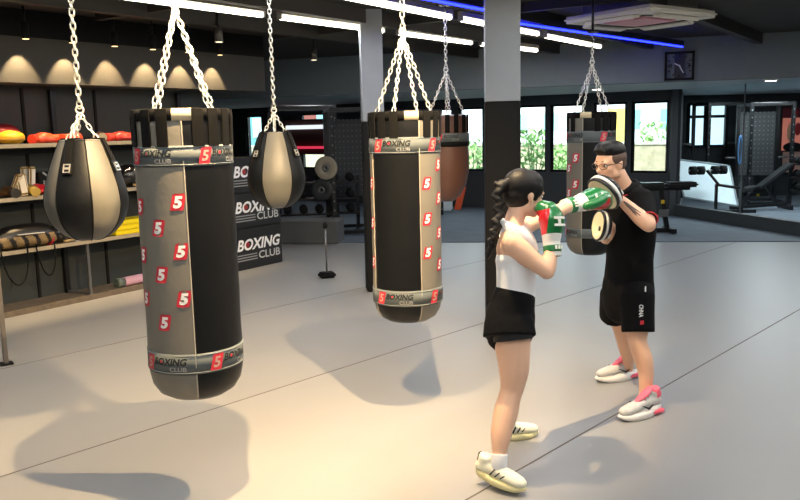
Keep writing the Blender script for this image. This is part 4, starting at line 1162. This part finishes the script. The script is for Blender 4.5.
def glove(t, M, label, GK=1.3, zb=-.004, xb=0., sd=1, LX=.93):
    """x from wrist to knuckles, z back of the hand, red palm side at -y"""
    M = M@Matrix.Diagonal((LX, GK, GK, 1))
    G, RD, Wt = mat('green glove leather', (22, 112, 58), .28, coat=.4), mat('red glove leather', (208, 30, 44), .28, coat=.4), mat('white glove leather', (236, 236, 230), .35)
    P = lambda x, y, z: M@V((x, y, z)); yr = M.to_3x3()@V((0, 1, 0))
    mb = MB()
    mb.loft([P(.0, 0, 0), P(.06, 0, .004), P(.115, 0, .008), P(.165, 0, -.004), P(.185, 0, -.018)], [(.052, .045), (.068, .056), (.078, .066), (.070, .062), (.055, .048)], ref=yr)
    Mi = M.inverted()
    def mf(c, n):
        l = Mi@c
        if l.x < .036: return 2
        if l.z < zb+(l.x-.10)*.18 and l.x > xb and l.x < .172: return 1
        return 0
    M3 = M.to_3x3().inverted().transposed()
    cuts = [(M@V((.036, 0, 0)), M3@V((1, 0, 0))), (M@V((.10, 0, zb)), M3@V((-.18, 0, 1))), (M@V((.172, 0, 0)), M3@V((1, 0, 0)))]
    if xb > .04: cuts.append((M@V((xb, 0, 0)), M3@V((1, 0, 0))))
    g = mb.remesh('boxing_glove', [G, RD, Wt], t, voxel=.0055, smooth=8, matf=mf, cuts=cuts)
    g['label'] = label
    mb = MB(); mb.loft([P(.02, -.045, .005), P(.065, -.066, .022), P(.11, -.060, .034), P(.135, -.045, .036)], [.026, .030, .029, .022], ref=yr)
    mb.remesh('glove_thumb', [G], g, voxel=.008)
    mb = MB(); mb.loft([P(-.085, 0, 0), P(-.05, 0, 0), P(-.01, 0, 0), P(.015, 0, 0)], [(.046, .042), (.047, .043), (.049, .045), (.053, .047)], ref=yr, round_ends=(False, False)); mb.build('cuff', Wt, g)
    mb = MB(); mb.loft([P(-.06, 0, 0), P(-.025, 0, 0)], [(.050, .046), (.051, .047)], ref=yr, round_ends=(False, False)); mb.build('wrist_strap', G, g)
    def on(x, ra, rb, th): return M@Matrix.Translation((x, ra*math.sin(th), rb*math.cos(th)))@Matrix.Rotation(-th, 4, 'X')
    mb = MB()
    for j in range(3): mb.box((0, 0, 0), (.020, .008, .003), mtx=on(-.042, .0505, .0465, sd*R(35+16*j)))
    mb.build('strap_print', Wt, g)
    mb = MB(); Q = on(.095, .071, .064, sd*R(52))
    for (a, b, w, h) in ((-.020, 0, .014, .05), (.020, 0, .014, .05), (0, 0, .032, .014)): mb.box((0, 0, 0), (w, h, .006), mtx=Q@Matrix.Translation((a, b, .001)), bev=.002)
    mb.build('back_patch', Wt, g)
def mitt(t, M, label, MK=.97):
    """focus mitt: striking face towards +x, opening of the hand slot at -x, z up"""
    Cr, Bk, Wt = mat('cream mitt leather', (232, 222, 188), .4), mat('black mitt leather', (26, 26, 28), .3), mat('white mitt leather', (234, 234, 228), .4)
    M = M@Matrix.Diagonal((MK, MK, MK, 1))
    T = M@Matrix.Rotation(R(90), 4, 'Y')@Matrix.Diagonal((1.12, .92, 1.15, 1))
    mb = MB(); mb.lathe([(0, -.012), (.05, -.006), (.085, .006), (.098, .020), (.102, .034), (.094, .036), (.07, .024), (.035, .015), (0, .013)], n=40, mtx=T)
    g = mb.build('focus_mitt', Cr, t); g['label'] = label
    mb = MB(); mb.lathe([(.098, .008), (.109, .014), (.112, .028), (.107, .036), (.098, .034)], n=40, mtx=T); mb.build('black_rim', Bk, g)
    mb = MB(); mb.lathe([(.090, -.012), (.108, -.006), (.111, .010), (.100, .012), (.088, .004)], n=40, mtx=T); mb.build('white_rim', Wt, g)
    mb = MB(); mb.lathe([(.088, -.030), (.100, -.026), (.104, -.012), (.09, -.008)], n=40, mtx=T); mb.build('black_binding', Bk, g)
    mb = MB(); mb.lathe([(0, -.058), (.045, -.056), (.078, -.044), (.092, -.022), (.09, -.008), (0, -.01)], n=32, mtx=T); mb.build('hand_cover', Bk, g)
    mb = MB(); mb.loft([M@V((-.05, -.05, -.06)), M@V((-.075, 0, -.07)), M@V((-.05, .05, -.06))], [(.022, .008)]*3, ref=M.to_3x3()@V((0, 0, 1))); mb.build('wrist_strap', Wt, g)
    mb = MB(); mb.lathe([(0, .0), (.018, .0), (.018, .003), (0, .003)], n=20, mtx=T@Matrix.Translation((.02, 0, .0145))); mb.build('printed_mark', Bk, g)

# ---- the woman
wt = thing('person', 'woman with a long black braid in white tank top and black shorts, punching with green and red gloves', 'person', (0, 0, 0))
wt['label'] = 'woman with black braid, white tank top and black shorts, throwing a punch'
sax = V((.28, .96, 0))
WH = headmtx(PY(524.5, 194, 4.20), 24, 9)
Rs, Re, Rw = PY(512, 243, 4.03), PY(547, 272, 3.99), PY(552, 246, 4.06)
Lsh, Le, Lw = PY(522, 228, 4.36), PY(553, 213, 4.52), PY(577, 203, 4.69)
pelv = PY(510, 318, 4.12)
tors = [PY(509, 332, 4.12), PY(509, 315, 4.12), PY(515, 287, 4.13), PY(516, 265, 4.14), PY(515, 248, 4.16), PY(514, 234, 4.18)]
trad = [(.150, .105), (.160, .118), (.118, .088), (.128, .094), (.150, .098), (.120, .070)]
mb = MB()
mb.loft(tors, trad, ref=sax)
mb.loft([PY(514, 236, 4.17), PY(514, 222, 4.17), PY(519, 207, 4.18), PY(523, 196, 4.19)], [(.085, .062), (.052, .052), (.048, .050), (.048, .05)], ref=sax)
mb.loft([tors[5]+V((0, 0, -.01)), Rs], [.065, .052], ref=(0, 0, 1)); mb.loft([tors[5]+V((0, 0, -.01)), Lsh], [.065, .052], ref=(0, 0, 1))
mb.loft([Rs, Rs.lerp(Re, .25), Rs.lerp(Re, .6), Re], [.056, .056, .047, .039], ref=(0, 1, 0))
mb.loft([Re, Re.lerp(Rw, .3), Rw], [.040, .042, .030], ref=(0, 1, 0))
mb.loft([Lsh, Lsh.lerp(Le, .5), Le], [.050, .044, .037], ref=(0, 0, 1))
mb.loft([Le, Le.lerp(Lw, .3), Lw], [.037, .040, .028], ref=(0, 0, 1))
rl = [PY(512, 325, 4.05), PY(512.5, 345, 4.03), PY(514, 368, 4.01), PY(512.5, 386, 4.0), PY(510.5, 394, 3.99), PY(506, 412, 3.96), PY(501.5, 432, 3.92), PY(499.5, 452, 3.89), PY(499, 466, 3.87)]
rr_ = [.100, .094, .080, .064, .058, .064, .056, .039, .036]
mb.loft(rl, rr_, ref=(0, 1, 0))
ll_ = [PY(513, 325, 4.25), PY(513, 350, 4.31), PY(513, 372, 4.37), PY(511, 388, 4.40), PY(506, 404, 4.47), PY(504, 424, 4.58), PY(504, 433, 4.61)]
mb.loft(ll_, [.095, .085, .068, .054, .052, .037, .036], ref=(0, 1, 0))
add_head(mb, WH, 1.08)
gR = frame(PY(551.5, 241.5, 4.07), PY(548.5, 209, 4.12)-PY(551.5, 241.5, 4.07), up=V((1, -.25, 0)))
gL = frame(PY(577, 204, 4.67), PY(609, 197, 4.78)-PY(577, 204, 4.67), up=V((-.2, -.5, 1)))
add_hand(mb, gR@Matrix.Translation((-.02, 0, 0)), -1, .9, 1.1)
add_hand(mb, gL@Matrix.Translation((-.02, 0, 0)), -1, .9, 1.1)
mb.remesh('body', M_SKINW, wt, voxel=.009, smooth=5)
face_parts(wt, None, WH, 1.08)
# hair: cap, and a long braid
HK = 1.08
mb = MB()
def he(M, c, r, mb=mb):
    mb.lathe([(0, -1)]+[(math.sin(math.pi*i/14), -math.cos(math.pi*i/14)) for i in range(1, 14)]+[(0, 1)], n=28, mtx=M@Matrix.Translation(V(c)*HK)@Matrix.Diagonal((r[0]*HK, r[1]*HK, r[2]*HK, 1)))
he(WH, (-.022, 0, .036), (.097, .082, .088)); he(WH, (-.038, 0, -.008), (.076, .072, .072)); he(WH, (.010, 0, .062), (.078, .070, .060))
for s_ in (-1, 1): he(WH, (.028, s_*.050, .030), (.042, .024, .046)); he(WH, (.024, s_*.062, .0), (.018, .010, .030))
hair = mb.remesh('hair', M_HAIR, wt, voxel=.007, smooth=4)
path = [PY(505, 184, 4.15), PY(498, 190, 4.13), PY(498, 203, 4.12), PY(499, 213, 4.11), PY(497, 223, 4.09), PY(495, 232, 4.08), PY(492.5, 240, 4.07), PY(490.5, 248, 4.07)]
mb = MB(); mb.ell(PY(503, 186, 4.15), (.034, .034, .036))
N = 13
for i in range(N):
    u = i/(N-1)*(len(path)-1.001); j = int(u); p = path[j].lerp(path[j+1], u-j)
    w = .036*(1-.45*i/N); sgn = 1 if i % 2 else -1
    mb.loft([p+V((-sgn*w*.75, 0, .020)), p+V((0, -.006, 0)), p+V((sgn*w*.75, 0, -.020))], [(w*.42, w*.5), (w*.62, w*.7), (w*.36, w*.45)], ref=(0, 1, 0), sub=3, n=12)
mb.loft([path[-1], path[-1]+V((-.012, 0, -.03)), path[-1]+V((-.018, 0, -.06))], [.015, .017, .006], sub=3)
mb.remesh('braid', M_HAIR, hair, voxel=.006, smooth=2)
# white tank top
M_TANK = mat('white ribbed cotton', (236, 236, 238), .8, bump=.15, bscale=120)
mb = MB()
tt = [PY(515.5, 296, 4.13), PY(516, 286, 4.13), PY(516, 270, 4.14), PY(515.5, 259, 4.15)]
mb.loft(tt, [(.134, .106), (.128, .102), (.134, .102), (.150, .104)], ref=sax, round_ends=(False, True), n=28)
bk = V((-1, .25, 0)).normalized()
# back strap up to the collar and front panel
top = tors[4]
mb.loft([PY(503, 262, 4.15), PY(500.5, 248, 4.17), PY(502, 235, 4.19), PY(506, 225, 4.19)], [(.060, .018), (.040, .014), (.036, .013), (.045, .012)], ref=sax)
mb.loft([PY(529, 262, 4.12), PY(532, 248, 4.13), PY(529, 236, 4.14), PY(522, 227, 4.15)], [(.085, .030), (.070, .030), (.060, .022), (.045, .014)], ref=sax)
# collar band round the neck root
nc = PY(514, 226.5, 4.175); cp = []
for k in range(20):
    a = 2*math.pi*k/20; cp.append(nc+V((math.cos(a)*.066, math.sin(a)*.072, -.028*math.cos(a))))
mb.tube(cp, .019, 10, closed=True)
mb.loft([PY(504, 229, 4.12), PY(514, 231.5, 4.06), PY(526, 241, 4.05), PY(534, 252, 4.07)], [(.014, .034), (.014, .036), (.014, .036), (.014, .032)], ref=(0, 1, 0))
mb.remesh('tank_top', M_TANK, wt, voxel=.007, smooth=4)
# black shorts: waist, hips and two flared legs
M_SH = mat('black sport cloth', (11, 11, 13), .85, bump=.5, bscale=14, spec=.15)
mb = MB()
mb.loft([PY(515.5, 291, 4.13), PY(513.5, 300, 4.12), PY(510.5, 314, 4.12), PY(509.5, 330, 4.12)], [(.126, .104), (.142, .114), (.168, .130), (.165, .132)], ref=sax, round_ends=(False, True), n=30)
mb.loft([PY(508, 315, 4.07), PY(509, 326, 4.05), PY(509.5, 336.5, 4.03)], [(.105, .120), (.118, .133), (.124, .140)], ref=(0, 1, 0), round_ends=(True, False))
mb.loft([PY(510, 315, 4.20), PY(511, 325, 4.24), PY(512, 334, 4.27)], [(.105, .118), (.115, .125), (.118, .128)], ref=(0, 1, 0), round_ends=(True, False))
mb.remesh('shorts', M_SH, wt, voxel=.008, smooth=2)
mb = MB(); mb.loft([PY(512, 332, 4.03), PY(513, 340, 4.02)], [(.102, .108), (.098, .102)], ref=(0, 1, 0), round_ends=(False, False)); mb.build('inner_shorts', mat('black inner cloth', (18, 18, 20), .7), wt)
# sock and shoes
hR = PY(476.5, 469, 3.945); tR = PZ(525.5, 494, .012)
M_SHW = mat('cream knit shoe', (238, 236, 214), .7); M_SOLW = mat('cream ridged sole', (232, 222, 170), .6, noise=.06, scale=70)
shoe(wt, hR+V((0, 0, -.03)), tR, M_SHW, M_SOLW, M_BLKP, 'stripes', 'cream shoe with three black stripes')
hL = PZ(495, 441, 0); tL = PZ(538, 435, 0)
shoe(wt, hL, tL, M_SHW, M_SOLW, M_BLKP, 'stripes', 'cream shoe with three black stripes')
mb = MB(); mb.loft([PY(499.3, 454, 3.885), PY(499, 462, 3.875), PY(498, 472, 3.885)], [.043, .042, .045], ref=(0, 1, 0), round_ends=(False, True)); mb.build('sock', mat('white sock', (240, 240, 242), .85), wt)
al = ll_[-1]
mb = MB(); mb.loft([PY(504, 426, 4.60), PY(504, 434, 4.62)], [.041, .042], ref=(0, 1, 0), round_ends=(False, True)); mb.build('sock', mat('white sock', (240, 240, 242), .85), wt)
glove(wt, gR, 'green and red glove held by her cheek')
glove(wt, gL, 'green and red glove landing in the focus mitt', zb=.012, xb=.075, sd=-1, LX=1.14, GK=1.22)

# ---- the man
mt_ = thing('person', 'man with glasses in black polo shirt and shorts holding focus mitts', 'person', (0, 0, 0))
max_ = V((.66, -.75, 0)).normalized()
MH = headmtx(PY(610, 163, 5.12), 213, 8)
Ls_, Le_, Lw_ = PY(643, 200, 5.05), PY(648.5, 225, 4.85), PY(621, 200, 4.95)
Rs_, Re_, Rw_ = PY(609, 202, 5.33), PY(606, 238, 5.20), PY(611, 226, 5.07)
mt = [PY(628, 308, 5.2), PY(628, 290, 5.2), PY(629, 262, 5.2), PY(629, 232, 5.18), PY(628, 209, 5.18), PY(627, 196, 5.18)]
mb = MB()
mb.loft(mt, [(.155, .115), (.165, .12), (.145, .11), (.168, .122), (.172, .105), (.125, .08)], ref=max_)
mb.loft([PY(627, 199, 5.18), PY(624, 188, 5.17), PY(619, 178, 5.15), PY(614, 168, 5.14)], [(.10, .07), (.060, .060), (.056, .058), (.055, .058)], ref=max_)
mb.loft([mt[5], Ls_], [.075, .062], ref=(0, 0, 1)); mb.loft([mt[5], Rs_], [.075, .062], ref=(0, 0, 1))
mb.loft([Ls_, Ls_.lerp(Le_, .5), Le_], [.062, .052, .045], ref=(0, 1, 0))
mb.loft([Le_, Le_.lerp(Lw_, .28), Le_.lerp(Lw_, .65), Lw_], [.046, .050, .040, .031], ref=(0, 1, 0))
mb.loft([Rs_, Rs_.lerp(Re_, .5), Re_], [.060, .050, .043], ref=(0, 1, 0))
mb.loft([Re_, Re_.lerp(Rw_, .3), Rw_], [.043, .046, .031], ref=(0, 1, 0))
ml = [PY(636, 300, 5.08), PY(637, 325, 5.03), PY(637.5, 342, 5.0), PY(643, 358, 4.98), PY(646, 374, 4.97), PY(645, 392, 4.95), PY(645, 402, 4.95)]
mb.loft(ml, [.100, .078, .060, .060, .050, .038, .037], ref=(0, 1, 0))
mr = [PY(616, 298, 5.33), PY(619, 316, 5.40), PY(622, 330, 5.46), PY(626, 346, 5.53), PY(628, 360, 5.59), PY(627.5, 371, 5.63)]
mb.loft(mr, [.098, .075, .059, .058, .042, .037], ref=(0, 1, 0))
add_head(mb, MH, 1.08)
mM1 = frame(PY(606, 191, 4.88), V((-.66, -.44, -.56)), up=V((-.30, .2, 1)))
mM2 = frame(PY(602, 226, 4.98), V((-.95, -.24, .12)), up=V((.35, 0, 1)))
add_hand(mb, frame(Lw_, (PY(613, 189, 4.98)-Lw_), up=V((.6, .4, .6))), 1, .8, 1.0)
add_hand(mb, frame(Rw_, (PY(607, 217, 5.06)-Rw_), up=V((.6, .5, .4))), -1, .75, 1.0)
body = mb.remesh('body', M_SKINM, mt_, voxel=.009, smooth=5)
face_parts(mt_, None, MH, 1.08)
# hair: short sides, fuller top swept forward
HK = 1.08
mb = MB()
he(MH, (-.018, 0, .068), (.094, .078, .064), mb); he(MH, (.030, 0, .088), (.062, .064, .044), mb); he(MH, (-.060, 0, .035), (.054, .064, .066), mb); he(MH, (.066, .005, .088), (.034, .050, .026), mb)
rnd = random.Random(4)
for k in range(34):
    a = rnd.uniform(-.055, .055); x = rnd.uniform(-.06, .085)
    p = V((x, a, .118-.5*a*a*20-.9*max(0, x)**2*6)); mb.loft([MH@p, MH@(p+V((.018, 0, .012))), MH@(p+V((.034, 0, .010)))], [.010, .009, .004], ref=(0, 0, 1), sub=2, n=8)
mh = mb.remesh('hair', M_HAIR, mt_, voxel=.007, smooth=2)
mb = MB()
he(MH, (-.020, 0, .030), (.0935, .0815, .070), mb); he(MH, (-.045, 0, -.012), (.062, .068, .050), mb)
mb.remesh('faded_sides', mat('short faded hair', (92, 72, 62), .7), mh, voxel=.007, smooth=3)
# glasses
k = 1.08; mb = MB()
for s_ in (-1, 1):
    mb.tube([MH@(V((.0985-.010*abs(math.cos(a))*(1 if math.cos(a)*s_ > 0 else 0), s_*.033+.026*math.cos(a), -.004+.017*math.sin(a)))*k) for a in [2*math.pi*i/20 for i in range(20)]], .0022, 6, closed=True)
    mb.tube([MH@(V((.088, s_*.059, .004))*k), MH@(V((.05, s_*.075, .004))*k), MH@(V((.0, s_*.081, .002))*k), MH@(V((-.014, s_*.080, -.012))*k)], .0022, 6)
mb.tube([MH@(V((.0985, -.008, .0))*k), MH@(V((.103, 0, .004))*k), MH@(V((.0985, .008, .0))*k)], .0022, 6)
gl = mb.build('glasses', mat('dark glasses frame', (40, 30, 30), .3), mt_)
# polo shirt
M_POLO = mat('black polo fabric', (12, 12, 14), .85, bump=.4, bscale=16, spec=.15)
mb = MB()
mb.loft([PY(628.5, 300, 5.2), PY(628.5, 282, 5.2), PY(629.5, 258, 5.2), PY(629.5, 232, 5.18), PY(628.5, 208, 5.18), PY(627.5, 195, 5.18)],
        [(.172, .135), (.170, .135), (.160, .128), (.180, .135), (.185, .120), (.125, .09)], ref=max_, round_ends=(False, True), n=32)
mb.loft([mt[5]+V((0, 0, -.01)), Ls_], [.085, .076], ref=(0, 0, 1)); mb.loft([mt[5]+V((0, 0, -.01)), Rs_], [.085, .074], ref=(0, 0, 1))
d = (Le_-Ls_)
mb.loft([Ls_, Ls_+d*.45, Ls_+d*.80], [.074, .068, .064], ref=(0, 1, 0), round_ends=(True, False))
d2 = (Re_-Rs_)
mb.loft([Rs_, Rs_+d2*.5, Rs_+d2*.8], [.072, .072, .072], ref=(0, 1, 0), round_ends=(True, False))
sh_ = mb.remesh('polo_shirt', M_POLO, mt_, voxel=.009, smooth=3)
M_TRIM = mat('red trim', (196, 44, 48), .7)
for (c, dd, r0) in ((Ls_+d*.80, d, .0615), (Rs_+d2*.8, d2, .069)):
    n_ = dd.normalized(); a_ = n_.cross(V((0, 0, 1))).normalized(); b_2 = n_.cross(a_)
    mb = MB(); mb.tube([c+a_*r0*math.cos(2*math.pi*i/28)+b_2*r0*math.sin(2*math.pi*i/28) for i in range(28)], .0055, 6, closed=True); mb.build('sleeve_trim', M_TRIM, sh_)
# collar
nc = PY(624.5, 186.5, 5.165); cp = []; cq = []
for i in range(24):
    a = 2*math.pi*i/24; u = V((math.cos(a), math.sin(a), 0)); fwd = u.dot(V((-.75, -.66, 0)))
    cp.append(nc+u*.078+V((0, 0, -.035*fwd))); cq.append(nc+u*.088+V((0, 0, -.035*fwd-.022)))
mb = MB(); mb.tube(cp, .014, 8, closed=True); mb.build('collar', M_POLO, sh_)
mb = MB(); mb.tube([p for i, p in enumerate(cq) if i in (14, 15, 16, 17, 18, 19, 20, 21)], .005, 6); mb.build('collar_trim', M_TRIM, sh_)
# shorts
mb = MB()
mb.loft([PY(628.5, 278, 5.2), PY(628, 290, 5.2), PY(628, 306, 5.2)], [(.170, .135), (.180, .142), (.176, .138)], ref=max_, round_ends=(False, True), n=30)
mb.loft([PY(637, 295, 5.09), PY(637.5, 315, 5.05), PY(638, 332, 5.02)], [(.118, .112), (.112, .106), (.112, .104)], ref=(0, 1, 0), round_ends=(True, False), n=28)
mb.loft([PY(615, 294, 5.32), PY(613.5, 306, 5.36), PY(612.5, 317.5, 5.40)], [(.105, .10), (.108, .094), (.108, .088)], ref=(0, 1, 0), round_ends=(True, False), n=28)
so_ = mb.remesh('shorts', M_SH, mt_, voxel=.009, smooth=2)
# upright lettering on the near shorts leg, small white tag above
def on_leg(px, py, y, w, h, vf, mt2, nm):
    c = PY(px, py, y)
    mb = MB(); put2d(mb, vf, lambda u, v: c+V((u*.97, u*.18, v))); mb.build(nm, mt2, so_)
vs, fs = text2d('CHNA', .082, .030, .03, .1); on_leg(641.2, 311, 4.93, 0, 0, ([(v, -u) for u, v in vs], fs), M_WHITE, 'printed_lettering')
vs, fs = quadgrid(.026, .026); on_leg(642, 322.5, 4.915, 0, 0, (vs, fs), M_RED, 'printed_mark')
vs, fs = quadgrid(.010, .035); on_leg(645.5, 289, 4.955, 0, 0, (vs, fs), M_WHITE, 'white_tag')
# forearm tattoo: dark thin bands hugging the skin
ax = (Lw_-Le_); n_ = ax.normalized(); toc = V((0, -1, 0)); toc = (toc-n_*toc.dot(n_)).normalized(); sd_ = n_.cross(toc)
M_TAT = mat('tattoo ink', (104, 86, 80), .6)
def ink(pts, r):
    mb = MB(); P_ = []
    for (u, a) in pts:
        rad = .046 if u < .2 else (.0485 if u < .45 else .0485-(u-.45)*.022)
        P_.append(Le_+ax*u+(toc*math.cos(a)+sd_*math.sin(a))*(rad-.0048))
    mb.tube(P_, r, 6); return mb.build('tattoo_line', M_TAT, body)
ink([(.16, .1), (.3, .05), (.45, .0), (.6, .0), (.74, .0), (.88, .0)], .0055)
ink([(.18, .42), (.35, .38), (.5, .28), (.68, .2), (.82, .12)], .0045)
ink([(.2, -.3), (.35, -.26), (.5, -.2), (.66, -.15), (.8, -.1)], .0045)
ink([(.5, -.35), (.52, 0), (.5, .35)], .0045); ink([(.22, -.3), (.2, 0), (.22, .4)], .004)
# shoes with pink collars
M_SHG = mat('light grey mesh shoe', (206, 204, 200), .7, noise=.06, scale=40); M_PINK = mat('hot pink knit', (255, 112, 134), .55); M_SOLM = mat('white foam sole', (236, 234, 230), .6)
h1 = PZ(659, 411, 0); t1 = PZ(619, 422, 0); shoe(mt_, h1, t1, M_SHG, M_SOLM, M_PINK, 'pink', 'grey shoe with pink collar and laces')
h2 = PZ(638.5, 375.5, 0); t2 = PZ(595.5, 383, 0); shoe(mt_, h2, t2, M_SHG, M_SOLM, M_PINK, 'pink', 'grey shoe with pink collar and laces')
mitt(mt_, mM1, 'white and black focus mitt meeting her punch')
mitt(mt_, mM2, 'cream faced focus mitt held in front of his chest', .78)

# ------------------------------------------------------------------ world and view
wd = bpy.data.worlds.new('world'); sc.world = wd; wd.use_nodes = True
bg = wd.node_tree.nodes['Background']; bg.inputs[0].default_value = (.80, .92, 1.0, 1); bg.inputs[1].default_value = 4.0
sun_d = bpy.data.lights.new('sun', 'SUN'); sun_d.energy = 6; sun_d.angle = R(3); sun_d.color = (1, .97, .9)
so = bpy.data.objects.new('sun', sun_d); COL.objects.link(so); so.rotation_euler = (R(38), 0, R(-25))
sc.view_settings.view_transform = 'Standard'; sc.view_settings.look = 'None'
sc.view_settings.exposure = 0.0; sc.view_settings.gamma = 1.0
try: sc.view_settings.use_curve_mapping = False
except Exception: pass
try:
    sc.cycles.use_denoising = True
    sc.cycles.denoiser = 'OPENIMAGEDENOISE'
    sc.cycles.max_bounces = 7; sc.cycles.diffuse_bounces = 4; sc.cycles.transparent_max_bounces = 12
    sc.cycles.sample_clamp_indirect = 6
except Exception: pass
